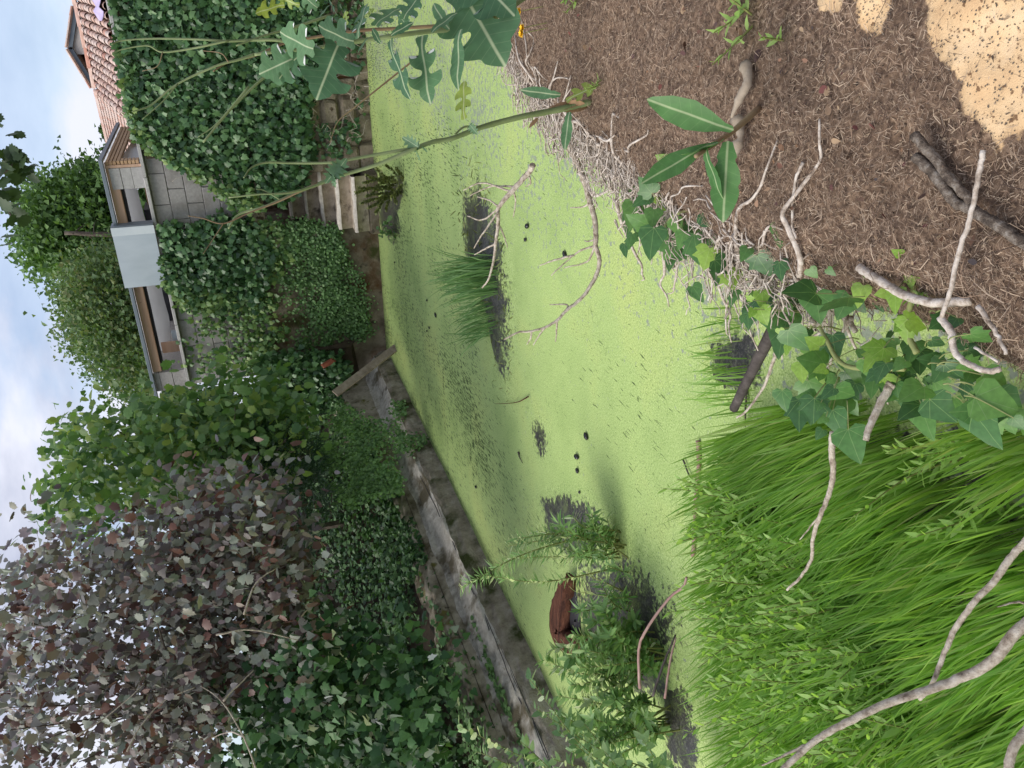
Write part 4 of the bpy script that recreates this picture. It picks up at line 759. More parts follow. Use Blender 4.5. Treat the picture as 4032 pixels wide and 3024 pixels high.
fartree('garden_tree', 'green tree seen through the shed opening', [(560, 720), (660, 720), (780, 1250), (680, 1300), (600, 1000)], 24, 27, 160, 40, .5, .12, .28, 'farA', onY(1000, 900, 25.), onY(640, 950, 25.), .2, 0, 9)
oh = thing('overhanging_branch', at(-60, 700, 4), 'dark leafy branch hanging into the sky at the top of the picture', 'branch')
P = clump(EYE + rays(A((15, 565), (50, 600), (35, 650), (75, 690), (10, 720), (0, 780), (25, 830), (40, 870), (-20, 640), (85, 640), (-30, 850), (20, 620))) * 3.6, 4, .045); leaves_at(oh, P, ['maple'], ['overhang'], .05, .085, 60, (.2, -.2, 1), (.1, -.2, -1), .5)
part(oh, 'twig', mesh('twig', *join(tube(spline([at(-150, 700, 3.6), at(-10, 690, 3.6), at(60, 640, 3.6)], 4), .012, .004, 5), tube(spline([at(-100, 700, 3.6), at(0, 780, 3.6), at(50, 860, 3.6)], 4), .008, .003, 5)), MT['bark']))
# ------------------------------------------------------------------ plank, bits, lumps
def beam(name, p, q, wd, th, mat, label, cat, n_=None):
    d = nrm(q - p); L_ = np.linalg.norm(q - p); n_ = A(.6, -.6, .5) if n_ is None else n_; R = frames(d[None], n_[None])[0]
    V, F = box(-wd / 2, wd / 2, 0, L_, -th / 2, th / 2, .002, .003); t = thing(name, p, label, cat); part(t, 'board', mesh('board', V, F, MT[mat]), mw=M4(p, R, 1))
    return t, R, L_, p
t, R, L_, p = beam('wooden_plank', A(-4.86, 9.86, -.02), A(-5.2, 9.38, .955), .11, .03, 'plank', 'grooved wooden plank leaning on the wall in the far left corner of the pond', 'plank')
rb = [box(-.054, .054, y, y + .008, .0135, .019) for y in np.arange(.03, L_ - .45, .017)]; part(t, 'rib', mesh('rib', *join(*rb), MT['plank']), None, 'stuff', M4(p, R, 1))
p = onY(1325, 1430, 10.2); top('terracotta_fragment', mesh('terracotta_fragment', *box(-.10, .10, -.02, .02, -.04, .04, .008, .015), MT['terra']), 'broken red terracotta piece lodged in the corner ivy', 'terracotta', loc=onY(1292, 1430, 10.12)).rotation_euler = (.3, 1.2, .2)
where = ['nearest the creeper covered wall', 'beyond the grass tuft tip', 'upper of the pair near the bare branch', 'lower of the pair near the bare branch', 'beside the fork of the long bare branch', 'first in the row of four', 'second in the row of four', 'third in the row of four, doubled', 'at the tip of the left mud island', 'close to the left ledge', 'beside the far grass tuft', 'above the pair near the far grass', 'touching another lump near the plank', 'between the plank and the far grass']
for k, (x, y) in enumerate([(1554, 1033), (1715, 1240), (2076, 890), (2068, 944), (2223, 1002), (2308, 1717), (2271, 1798), (2273, 1853), (2282, 1938), (1874, 1917), (1681, 1182), (1690, 1290), (1681, 1303), (1606, 1312)]):
    V, F = tube([(-1, 0, -.2), (-.8, 0, .1), (-.2, 0, .2), (.4, 0, .18), (.9, 0, 0), (1.1, 0, -.2)], [.15, .6, .85, .8, .45, .1], None, 8); V = V * .018 * A(1, 1, .75) * rng.uniform(.7, 1.25) * A(rng.uniform(.8, 1.4), 1, rng.uniform(.7, 1.1))
    o = top('floating_lump', mesh('floating_lump', V, F, MT['black'], True), 'small black lump on the duckweed ' + where[k], 'lump', 'black lumps floating on the duckweed', loc=onz(x, y, .008)); o.rotation_euler = (0, 0, rng.uniform(.8, 2.2))
# ------------------------------------------------------------------ grass, herbs, shrubs on the mud
def blades(polyW, n, h0, h1, w0, w1, lean, mat, name, label, gap=0, bend=.5, z0=0.):
    q = []; lo, hi = np.min(polyW, 0), np.max(polyW, 0); q = np.zeros((0, 2))
    while len(q) < n:
        P = rng.uniform(lo, hi, (n * 2, 2)); P = P[inpoly(P, polyW)]
        if gap: P = P[fbm(P, .28, 4) > gap]
        q = np.vstack([q, P])
    q = q[:n]; m = 6; h = rng.uniform(h0, h1, n) * (.75 + .5 * fbm(q, .4, 9)); az = rng.uniform(0, 2 * np.pi, n)
    ld = A(*lean)[None] + np.c_[np.cos(az), np.sin(az)] * rng.uniform(0, .3, n)[:, None] + (np.c_[fbm(q, .3, 1), fbm(q, .3, 2)] - .5) * .5
    t = np.linspace(0, 1, m); base = np.c_[q, np.full(n, z0)]
    pts = base[:, None] + h[:, None, None] * (np.stack([ld[:, :1] * (t * .45 + bend * t ** 2.2 * .9)[None], ld[:, 1:] * (t * .45 + bend * t ** 2.2 * .9)[None], (t - .16 * t ** 3)[None] * np.ones((n, 1))], -1))
    tow = nrm(EYE - base); T = np.gradient(pts, axis=1); fac = nrm(rng.normal(0, .6, (n, 3)) + tow * .4 + A(0, 0, .3)); sd = nrm(np.cross(T, fac[:, None])) * (rng.uniform(w0, w1, n)[:, None, None] * np.array([.55, .85, 1, .95, .6, .04])[None, :, None])
    V = np.stack([pts - sd, pts + sd], 2); i = np.arange(n * m * 2).reshape(n, m, 2)
    F = np.stack([i[:, :-1, 0], i[:, :-1, 1], i[:, 1:, 1], i[:, 1:, 0]], -1).reshape(-1, 4)
    return mesh(name, V.reshape(-1, 3), F, MT[mat])
GW = [onz(*p)[:2] for p in [(3230, 1560), (3120, 1640), (3010, 1700), (2960, 1850), (2960, 2100), (3000, 2400), (3020, 2700), (3060, 3150), (4350, 3500), (4700, 2500), (4300, 1640), (3700, 1560)]]
top('marsh_grass', blades(GW, 9500, .24, .48, .0022, .0048, (-.28, .02), 'grass', 'marsh_grass', '', .33, .28), 'tall bright green marsh grass along the near left edge of the pond', 'grass', None, 'stuff')
tuft = thing('grass_tuft', onz(1950, 1080), 'tuft of long green grass on the middle mud bank', 'grass tuft')
TW = [onz(*p)[:2] for p in [(1900, 1010), (1960, 1000), (1985, 1080), (1985, 1150), (1920, 1160), (1880, 1080)]]
part(tuft, 'blades', blades(TW, 230, .28, .52, .0035, .006, (-.12, .2), 'tuftgrass', 'blades', '', 0, .8))
tuft = thing('grass_tuft', onz(1930, 1290), 'smaller thin grass tuft beyond the big one on the middle mud bank', 'grass tuft')
TW = [onz(*p)[:2] for p in [(1900, 1180), (1970, 1180), (1990, 1300), (1920, 1330)]]
part(tuft, 'blades', blades(TW, 110, .2, .42, .003, .005, (-.2, .2), 'tuftgrass', 'blades', '', 0, .9))
for (x, y, lab, hh) in ((2905, 1330, 'few grass blades beside the dark mud under the ivy', .2), (2985, 1500, 'sparse grass clump where the black plank meets the water', .26), (2860, 1490, 'low leafy grass sprig on the near mud patch', .16)):
    tuft = thing('grass_sprig', onz(x, y), lab, 'grass sprig'); c = onz(x, y)[:2]; part(tuft, 'blades', blades([c + A(-.12, -.06), c + A(.12, -.06), c + A(.12, .06), c + A(-.12, .06)], 26, hh * .6, hh, .002, .004, (-.2, .3), 'grass', 'blades', '', 0, 1.2))
# dark plant litter and seedlings on the middle bank
P = np.array([onz(*p, .02) for p in sample(I1, 220)]); P += rng.normal(0, .02, P.shape) * A(1, 1, .3); P[:, 2] = np.abs(P[:, 2]) + .03
V, F = scatter(LEAF['lance'], P, frames(nrm(rng.normal(0, 1, P.shape) * A(1, 1, .6) + A(0, 0, .4)), rng.normal(0, 1, P.shape)), rng.uniform(.03, .08, len(P))); top('mud_bank_litter', mesh('litter', V, F, MT['bushy']), 'dull plant scraps lying on the middle mud bank', 'plant litter', None, 'stuff')
def sprigs(n, H, T, ls, mat, whorl, spread=.3, twin=1):
    st = []; Ps = []; Rs = []; sc = []
    for k in range(n):
        tip = A(rng.normal(0, spread), rng.normal(0, spread), 1) * H * rng.uniform(.75, 1.05); b = A(rng.normal(0, .015), rng.normal(0, .015), 0); q = spline([b, b * .5 + tip * .5 + rng.normal(0, .02 * H, 3), tip], 8); st.append(tube(q, .0028, .0012, 4))
        m = whorl
        for i in range(m):
            t = .12 + .88 * i / m; j = min(int(t * (len(q) - 1)), len(q) - 2); p = q[j] + (q[j + 1] - q[j]) * (t * (len(q) - 1) - j); ax = nrm(q[j + 1] - q[j]); a = i * 2.4 + rng.normal(0, .3); rd = A(math.cos(a), math.sin(a), 0)
            Ps.append(p); d = nrm(rd * (1.1 - .6 * t) + ax * (.35 + .8 * t)); Rs.append(frames(d[None], (ax - rd * .3)[None])[0]); sc.append(ls * (1.05 - .55 * t) * rng.uniform(.8, 1.2))
    return join(*st), scatter(LEAF[T], np.array(Ps), np.array(Rs), np.array(sc))
HM = []
for v in range(4):
    s_, l_ = sprigs(2 + v % 2, .36, 'lance2', .062, 'herb', 22, .2); HM.append((mesh('stem', *s_, MT['greenstem']), mesh('leaves', *l_, MT['herb'])))
hp = np.vstack([sample([(2980, 2120), (2900, 2400), (2960, 2800), (3200, 3060), (3600, 3060), (3700, 2800), (3400, 2350), (3150, 2150)], 150), sample([(3650, 1700), (3900, 1750), (3980, 2100), (3800, 2050)], 3), sample([(2920, 1950), (3000, 1900), (3050, 2150), (2950, 2150)], 22)])
for k, p in enumerate(hp):
    c = onz(p[0] + 150, p[1] - 20); t = thing('leafy_herb', c, 'leafy pale green herb growing up through the marsh grass', 'herb', 'leafy herbs among the marsh grass')
    t.rotation_euler = (rng.normal(0, .1), rng.normal(0, .1), rng.uniform(0, 6.28)); s = rng.uniform(.85, 1.4); t.scale = (s, s, s); sm, lm = HM[k % 4]
    for nm, me in (('stem', sm), ('leaves', lm)):
        o = bpy.data.objects.new(nm, me); COL.objects.link(o); o.parent = t
def shrub(name, label, cat, base, tips, mat, T, ls, every, D=None, dtip=-.1, zb=.0, r=.006, stemm='greenstem', nparts=0, jx=1.):
    b = onz(*base, zb); tb = (b - EYE) @ RW[:, 2]; t = thing(name, b, label, cat); st = []; Ps = []; Ts = []; Ns = []
    for (x, y) in tips:
        e = at(x, y, tb + dtip + rng.uniform(-.25, .25)); bb = b + rng.normal(0, .06, 3) * A(1, 1, 0); mid = bb * .5 + e * .5 + A(0, 0, .1 * np.linalg.norm(e - bb)) + rng.normal(0, .03, 3); q = spline([bb, mid, e], 10); Lq = np.linalg.norm(np.diff(q, axis=0), axis=1).sum(); st.append(tube(q, r, .0015, 5))
        m = max(5, int(Lq / every)); tt = np.linspace(.22, 1, m)
        for i, u in enumerate(tt):
            f = u * (len(q) - 1); j = min(int(f), len(q) - 2); p = q[j] + (q[j + 1] - q[j]) * (f - j); ax = nrm(q[j + 1] - q[j]); rd = nrm(np.cross(ax, rng.normal(0, 1, 3))); Ps.append(p); Ts.append(nrm(rd + ax * .75)); Ns.append(nrm(ax + A(0, -.2, .8) + rng.normal(0, .3, 3)))
    part(t, 'stem', mesh('stem', *join(*st), MT[stemm], True)); Ps = np.array(Ps); R = frames(np.array(Ts), np.array(Ns)); s = ls * rng.uniform(.65, 1.2, len(Ps))
    big = set(np.argsort(-s)[:nparts].tolist()); me = mesh('leaf', *LEAF[T], MT[mat]); rest = []
    for i in range(len(Ps)):
        if i in big: part(t, 'leaf', me, mw=M4(Ps[i], R[i], s[i]))
        else: rest.append(i)
    V, F = scatter(LEAF[T], Ps[rest], R[rest], s[rest]); part(t, 'foliage', mesh('foliage', V, F, MT[mat]), None, 'stuff'); return t
shrub('willow_shrub', 'light green willow shrub with one long shoot reaching over the ledge', 'shrub', (2440, 2130), [(1815, 2315), (1905, 2265), (2000, 2150), (2040, 2120), (2010, 2200), (2120, 2090), (2200, 2060), (2250, 2030), (2330, 2020), (2390, 2040), (2300, 2080), (2240, 2120), (2180, 2130), (2260, 2170), (2350, 2100), (2380, 2160), (2330, 2190), (2220, 2200)], 'willow', 'lance', .075, .0075, dtip=-.12)
shrub('willow_shrub', 'low dense willow shrub on the left mud island behind the bent twigs', 'shrub', (2600, 2560), [(2140, 2600), (2170, 2560), (2200, 2640), (2260, 2500), (2330, 2440), (2380, 2400), (2430, 2440), (2500, 2440), (2530, 2500), (2300, 2560), (2250, 2700), (2320, 2640), (2380, 2600), (2420, 2680), (2480, 2560), (2460, 2640), (2350, 2720), (2300, 2780), (2420, 2760), (2280, 2630), (2360, 2520), (2520, 2600), (2240, 2590), (2400, 2500)], 'willow', 'lance2', .07, .0075, dtip=-.15)
shrub('willow_shrub', 'sparse willow sprigs on the dark mud beside the red rotten log', 'shrub', (2500, 2330), [(2300, 2260), (2270, 2330), (2330, 2380), (2360, 2290), (2420, 2280), (2440, 2380), (2480, 2350), (2400, 2420), (2280, 2400), (2460, 2250), (2380, 2220)], 'willow', 'lance', .065, .010, dtip=-.05)
shrub('willow_shrub', 'tangled green willow shrub at the lower left behind the sallow shoots', 'shrub', (2640, 2820), [(2200, 2740), (2210, 2820), (2260, 2880), (2330, 2830), (2380, 2900), (2300, 2950), (2440, 2860), (2480, 2780), (2540, 2830), (2420, 2980), (2360, 2760), (2500, 2920), (2560, 2900), (2250, 2960)], 'willow', 'lance2', .07, .008, dtip=-.15)
shrub('sallow_shoots', 'tall sallow shoots with grey green oval leaves at the lower left corner', 'shrub', (2860, 3180), [(1810, 2860), (1880, 2960), (2085, 2675), (1960, 3010), (2110, 2790), (2200, 2880), (2180, 2990), (2300, 2850), (2380, 2960), (2460, 3000), (2520, 2900), (2600, 2980), (2330, 3030), (2050, 2920), (2480, 2830)], 'sallow', 'oval', .052, .026, dtip=-.35, r=.004, nparts=160)
shrub('stair_bush', 'small yellow green twiggy bush at the foot of the stone steps', 'bush', (1590, 730), [(1430, 720), (1400, 760), (1440, 690), (1480, 660), (1520, 650), (1560, 660), (1420, 800), (1450, 820), (1470, 760), (1500, 720), (1490, 800), (1520, 830), (1540, 780), (1410, 740), (1550, 710), (1460, 700), (1500, 680), (1530, 740), (1570, 760), (1480, 840), (1440, 770), (1560, 800), (1450, 740)], 'bushy', 'round', .03, .0055, dtip=-.05, r=.003)
shrub('seedling_clump', 'clump of green seedlings on the dark mud left of the steps', 'plant', (1570, 900), [(1500, 880), (1520, 920), (1530, 860), (1500, 930), (1540, 950), (1490, 900)], 'creeper', 'round', .05, .03, dtip=0, r=.003)
# ------------------------------------------------------------------ rotten log
def pxpath(pts, D=None, z=None, dz=0.):
    out = []
    for i, p in enumerate(pts): out.append(onz(p[0], p[1], z) if z is not None else at(p[0], p[1], D[min(i, len(D) - 1)] if hasattr(D, '__len__') else D))
    return np.array(out)
lg = thing('rotten_log', onz(2230, 2400), 'reddish brown rotten log lying by the dark hollow on the left mud island', 'log')
q = spline(pxpath([(2243, 2262), (2232, 2310), (2215, 2380), (2205, 2450), (2212, 2500), (2250, 2530), (2320, 2545)], z=.07), 6); rr = np.interp(np.linspace(0, 1, len(q)), [0, .15, .4, .6, .75, 1], [.012, .045, .085, .10, .08, .05]); V, F = tube(q, rr, None, 14, 0, .02); V = V + (rng.normal(0, .005, V.shape)) + .018 * (fbm(np.c_[V[:, 0], V[:, 1]], .06, 2)[:, None] - .5) * A(1, 1, 2); V[:, 2] = .05 + np.clip((V[:, 2] - .05) * 1.4, -.06, .07)
part(lg, 'wood', mesh('wood', V, F, MT['log'], True))
q = spline(pxpath([(2258, 2280), (2262, 2380), (2270, 2450), (2290, 2480)], z=.01), 6); V, F = tube(q, np.interp(np.linspace(0, 1, len(q)), [0, .3, .8, 1], [.03, .11, .13, .05]), None, 10); V[:, 2] = .012 + (V[:, 2] - .01) * .25; part(lg, 'hollow', mesh('hollow', V, F, MT['dark'], True))
# ------------------------------------------------------------------ twigs, canes and sticks
def edgeD(x): return np.interp(x, [1850, 2060, 2350, 2650, 3200, 3600, 4032], [(onz(*p, .70) - EYE) @ RW[:, 2] for p in ((1850, 0), (2060, 380), (2350, 640), (2650, 900), (3200, 1150), (3600, 1400), (4032, 1500))])
def branch(name, label, cat, main, rpx, side=(), D=None, z=None, mat='twig', wob=.0, dk=1.0, tip=.25, group=None):
    if z is not None: q = pxpath(main, z=z) if z != 'bank' else np.array([onz(x, y, .768 + rpx * .00042) for x, y in main])
    elif D is None: d0 = edgeD(main[0][0]); q = pxpath(main, [d0 * (1 + (dk - 1) * i / (len(main) - 1)) for i in range(len(main))])
    else: q = pxpath(main, D if hasattr(D, '__len__') else [D] * len(main))
    dd = ((q - EYE) @ RW[:, 2]); r0 = rpx / FPX * dd[0]; t = thing(name, q[0], label, cat, group)
    Q = spline(q, 6); Q = Q + rng.normal(0, .0006, Q.shape); part(t, 'limb', mesh('limb', *tube(Q, np.linspace(r0, r0 * tip, len(Q)), None, 7, 0, .028), MT[mat], True))
    for s in side:
        i = int(np.argmin([math.hypot(s[0][0] - m[0], s[0][1] - m[1]) for m in main])); d = dd[i] * np.linspace(1, 1.03, len(s)); d *= 1
        qs = spline(pxpath(s, d), 5); part(t, 'twig', mesh('twig', *tube(qs + rng.normal(0, .0007, qs.shape), r0 * .38, r0 * .16, 5, 0, .03), MT[mat], True))
    return t
branch('bare_branch', 'long bare curved branch reaching out over the duckweed in mid pond', 'branch', [(2232, 540), (2262, 615), (2297, 700), (2322, 790), (2342, 864), (2347, 939), (2345, 968), (2360, 1018), (2354, 1068), (2327, 1123), (2287, 1177), (2232, 1222), (2193, 1262), (2148, 1287), (2093, 1304), (2039, 1309), (1986, 1337)], 14,
       [[(2347, 939), (2320, 950), (2300, 948)], [(2345, 968), (2290, 985), (2250, 1012), (2170, 1085)], [(2260, 1005), (2180, 1025), (2125, 1045)], [(2345, 968), (2310, 1030), (2220, 1055)], [(2322, 798), (2295, 815), (2245, 818)], [(2232, 1222), (2232, 1200), (2165, 1200)], [(2193, 1262), (2192, 1300), (2188, 1345)], [(2093, 1304), (2090, 1330), (2075, 1355)], [(2148, 1287), (2130, 1310), (2100, 1357)], [(2322, 780), (2348, 800), (2345, 825)]], dk=1.08)
branch('bare_branch', 'bare forked branch hanging over the middle mud bank', 'branch', [(2100, 650), (2078, 685), (2014, 755), (1964, 819), (1962, 879), (1952, 959), (1944, 1023), (1924, 1098), (1899, 1133)], 13,
       [[(2014, 755), (1900, 720), (1825, 750)], [(2030, 735), (1930, 735), (1850, 772)], [(1964, 819), (1900, 865), (1840, 850)], [(1964, 830), (1905, 915), (1865, 978)], [(1952, 959), (1900, 985), (1868, 1003)], [(1962, 879), (1985, 930), (1998, 975)], [(2020, 750), (2030, 790), (2022, 855)], [(2078, 685), (2090, 720), (2068, 735)], [(1964, 815), (1930, 790), (1880, 775)]], dk=1.12)
branch('hanging_vine', 'long pale leafless vine hanging from the bank across the black plank', 'vine', [(2955, 1080), (2961, 1094), (3002, 1160), (3043, 1212), (3059, 1288), (3053, 1391), (3028, 1470), (3002, 1533), (2941, 1615), (2900, 1646)], 13, dk=1.2, tip=.35, mat='twig')
branch('broken_stick', 'short grey white broken stick on the bank edge among ivy', 'stick', [(2972, 885), (2949, 956), (2956, 1028), (3010, 1115)], 13, dk=1.0, tip=.8, mat='root')
pk = branch('black_plank', 'black waterlogged pole lying from the bank into the duckweed', 'pole', [(3110, 1170), (3028, 1330), (2951, 1483), (2890, 1610)], 30, z=None, D=[1.95, 2.2, 2.42, 2.6], mat='darkwood', tip=.8)
branch('thin_dark_stick', 'thin brown stick lying beside the black pole', 'stick', [(2955, 1440), (2938, 1560), (2934, 1680)], 9, z=.02, mat='darkwood')
branch('pale_branch', 'pale forked branch hanging over the near grass', 'branch', [(3279, 1700), (3276, 1784), (3281, 1861), (3268, 1937), (3233, 2024), (3202, 2116), (3194, 2200), (3156, 2267), (3100, 2323)], 14, [[(3233, 2024), (3190, 2075), (3150, 2125)]], D=[1.65, 1.67, 1.7, 1.73, 1.76, 1.8, 1.84, 1.88, 1.92], tip=.4)
branch('pale_stub', 'short thick pale branch stub below the ivy leaves above the water', 'branch', [(3510, 1510), (3494, 1538), (3458, 1605), (3417, 1697), (3410, 1735)], 19, D=1.42, tip=.6)
branch('fallen_branch', 'thick pale fallen branch arching across the near grass at the bottom', 'branch', [(4080, 2420), (3990, 2502), (3898, 2609), (3770, 2676), (3642, 2722), (3463, 2783), (3309, 2860), (3217, 2911), (3094, 3019), (3030, 3080)], 24, [[(3217, 2911), (3120, 2960), (3000, 3015)]], D=[1.32, 1.33, 1.35, 1.38, 1.4, 1.43, 1.46, 1.48, 1.5, 1.5], tip=.5)
branch('fallen_branch', 'thinner pale branch crossing above the arching one', 'branch', [(4060, 2110), (3975, 2200), (3923, 2277), (3821, 2389), (3760, 2476), (3719, 2568), (3668, 2696), (3622, 2755)], 16, D=[1.32, 1.34, 1.35, 1.37, 1.39, 1.4, 1.42, 1.44], tip=.55)
branch('fallen_branch', 'bent pale branch end at the bottom left corner', 'branch', [(4080, 2840), (4032, 2891), (3985, 2957), (3968, 3060)], 22, D=1.3, tip=.8)
branch('pale_twig', 'small pale twig tip poking into the grass at the bottom edge', 'twig', [(4080, 2385), (4000, 2372), (3924, 2390)], 7, D=1.3)
branch('bank_stick', 'upper of the two thick barky sticks lying on the bank by the sand', 'stick', [(3601, 532), (3668, 609), (3744, 706), (3801, 768), (3830, 800)], 20, z='bank', tip=.9, mat='barky')
branch('bank_stick', 'longer thick barky stick on the bank running out of the bottom', 'stick', [(3606, 614), (3668, 676), (3729, 752), (3760, 795), (3821, 823), (3924, 884), (4032, 956), (4090, 990)], 22, z='bank', tip=.95, mat='barky')
branch('bank_stick', 'slender whitish stick laid across the thick barky sticks', 'stick', [(3872, 589), (3852, 700), (3821, 859), (3780, 981), (3744, 1135), (3709, 1248)], 11, z=.835, tip=.9, mat='root')
branch('bank_twig', 'thin pale twig lying on the fibres above the ivy', 'twig', [(3161, 640), (3130, 720), (3120, 874), (3137, 940)], 7, z='bank', mat='root', tip=.7)
branch('woody_vine', 'thick woody ivy stem running along the bank edge under the fibres', 'stem', [(3380, 1050), (3412, 1074), (3489, 1120), (3555, 1160), (3668, 1191), (3821, 1186)], 18, z=.745, mat='root', tip=.9)
branch('bent_root', 'knobbly bent root in the ivy at the bank edge bottom', 'root', [(3700, 1250), (3744, 1304), (3760, 1386), (3821, 1437), (3898, 1462), (3940, 1450)], 15, z=.77, mat='root', tip=.7)
branch('white_twig', 'white twig stub across the dark ivy leaves near the bottom', 'twig', [(3838, 1366), (3929, 1424)], 6, z=.8, mat='root', tip=.9)
branch('bank_root', 'mottled root dropping from the fibres into ivy at the bottom', 'root', [(3850, 1205), (3924, 1314), (3962, 1395)], 11, z=.78, mat='root', tip=.6)
branch('looped_root', 'thick looped root on the bank edge between ivy leaves', 'root', [(3125, 960), (3118, 1007), (3122, 1058), (3181, 1092), (3248, 1104)], 17, D=1.72, mat='root', tip=.9)
branch('looped_root', 'second thick root crossing behind the looped one', 'root', [(3190, 1030), (3228, 1058), (3284, 1094), (3330, 1128)], 17, D=1.72, mat='root', tip=.9)
branch('crossing_twig', 'pale twig crossing the looped roots at the bank edge', 'twig', [(3105, 935), (3181, 997), (3258, 1028), (3350, 997)], 7, D=1.66, mat='root', tip=.6)
branch('grey_stub', 'grey split stub pointing into the ivy leaves', 'stub', [(3270, 975), (3238, 1017), (3176, 1079), (3190, 1150)], 10, D=1.64, mat='root', tip=.9)
branch('floating_cane', 'pinkish cane floating on the duckweed in front of the grass', 'cane', [(2748, 1735), (2752, 1800), (2748, 1880), (2740, 1980), (2737, 2080), (2728, 2190)], 9, z=.012, mat='cane', tip=.9)
branch('floating_twig', 'thin hooked twig floating at the near end of the cane', 'twig', [(2690, 1810), (2720, 1880), (2780, 1930), (2850, 1940)], 4, z=.012, mat='darkwood')
branch('floating_twig', 'reddish pointed twig floating beyond the patch of debris', 'twig', [(2080, 1562), (2030, 1585), (1945, 1590)], 3, z=.02, mat='log', tip=.2)
branch('floating_twig', 'short dark twig floating between the debris and the ledge', 'twig', [(2040, 1778), (2046, 1800), (2058, 1824)], 4, z=.012, mat='darkwood')
branch('bent_twig', 'long bent reddish twig rising from the left mud island toward the grass', 'twig', [(2520, 2710), (2515, 2560), (2545, 2480), (2630, 2360), (2690, 2310), (2703, 2272)], 6, D=[3.0, 2.95, 2.9, 2.85, 2.8, 2.78], mat='cane', tip=.8)
branch('dark_twig', 'dark twig leaning out of the left mud island shrub', 'twig', [(2570, 2740), (2610, 2620), (2660, 2500)], 6, D=2.85, mat='darkwood', tip=.6)
branch('dark_twig', 'second dark twig parallel to the leaning one', 'twig', [(2618, 2750), (2640, 2600), (2662, 2510)], 5, D=2.8, mat='cane', tip=.6)
# ------------------------------------------------------------------ bleached root tangle along the bank edge
rt = thing('root_tangle', (-.5, 2.6, .7), 'tangle of bleached ivy roots along the crumbling bank edge', 'roots')
for k in range(150):
    Yk = 1.15 + 2.7 * rng.random() ** .8; s = rng.uniform(-.14, .03); p = A(xe(Yk) + s, Yk, 0); p[2] = max(bankz(p[:1], p[1:2])[0] + .012, .45 + .25 * rng.random()); q = [p]; a = rng.choice([1.57, -1.57, 1.57, 3.14]) + rng.normal(0, .6)
    for i in range(7):
        a += rng.normal(0, .55); nx = q[-1] + A(math.cos(a), math.sin(a), 0) * rng.uniform(.03, .075); g = bankz(nx[:1], nx[1:2])[0] + .012; nx[2] = max(g if nx[0] > xe(nx[1]) - .06 else q[-1][2] - .02, q[-1][2] - .05, .15) + rng.normal(0, .008); q.append(nx)
    part(rt, 'root', mesh('root', *tube(spline(q, 4), rng.uniform(.003, .0075), .002, 6, 0, .05), MT['root'], True))
P = []; n = 3800; Yk = 1.2 + 2.5 * rng.random(n) ** .8; Xk = xe(Yk) + rng.normal(-.035, .045, n); q = np.c_[Xk, Yk, np.maximum(bankz(Xk, Yk) + .01, rng.uniform(.52, .72, n))]; a = rng.uniform(0, 6.28, n); pts = np.zeros((n, 6, 3))
for k in range(6):
    pts[:, k] = q; a += rng.normal(0, .6, n); q = q + np.c_[np.cos(a), np.sin(a), rng.normal(-.08, .3, n)] * rng.uniform(.012, .03, n)[:, None]
V, F = tubes_np(pts, rng.uniform(.001, .0036, n)); part(rt, 'rootlets', mesh('rootlets', V, F, MT['root']), None, 'stuff')
# ------------------------------------------------------------------ near ivy
def pleaf(root, mes, bx, by, tx, ty, D, name='leaf', tilt=None, wide=1., label=None):
    b = at(bx, by, D); e = at(tx, ty, D + rng.uniform(-.35, .25) * math.hypot(tx - bx, ty - by) / FPX * D); y = e - b; s = np.linalg.norm(y)
    n_ = nrm(EYE - b) * .75 + A(0, 0, .75) + rng.normal(0, .4, 3) if tilt is None else A(*tilt); R = frames(nrm(y)[None], n_[None])[0]; R = R * A(wide, 1, 1)[None]
    return part(root, name, mes, label, mw=M4(b, R, s))
IVM = [mesh('leaf', *LEAF[k], MT['ivynear'], True) for k in ('ivyb', 'ivy', 'ivyb')]; IVY = [mesh('leaf', *LEAF[k], MT['ivyyoung'], True) for k in ('ivyb', 'ivyb', 'ivy')]
def zA(l): return [(1800 + a / 2.011, 700 + b / 2.011, 1800 + c / 2.011, 700 + d / 2.011, yv) for a, b, c, d, yv in l]
def zB(l, oy=700): return [(2900 + a / 1.954, oy + b / 1.954, 2900 + c / 1.954, oy + d / 1.954, yv) for a, b, c, d, yv in l]
LA = zA([(1530, 140, 1375, 215, 0), (1540, 120, 1425, 0, 0), (1640, 110, 1690, 300, 1), (1560, 400, 1510, 650, 0), (1510, 370, 1335, 310, 0), (1630, 420, 1790, 640, 0), (1820, 130, 1930, 285, 0), (1840, 330, 1985, 495, 0), (1950, 270, 2150, 390, 0), (1880, 450, 1895, 680, 0), (2060, 430, 2210, 560, 0), (2000, 560, 1950, 740, 1), (2040, 650, 2170, 760, 0), (1800, 430, 1740, 570, 0), (1640, -60, 1500, 30, 1), (1560, 250, 1540, 390, 0), (1720, 330, 1760, 460, 0), (1990, 430, 1990, 580, 0), (2150, 740, 2190, 880, 1), (1690, -120, 1560, -170, 1)])
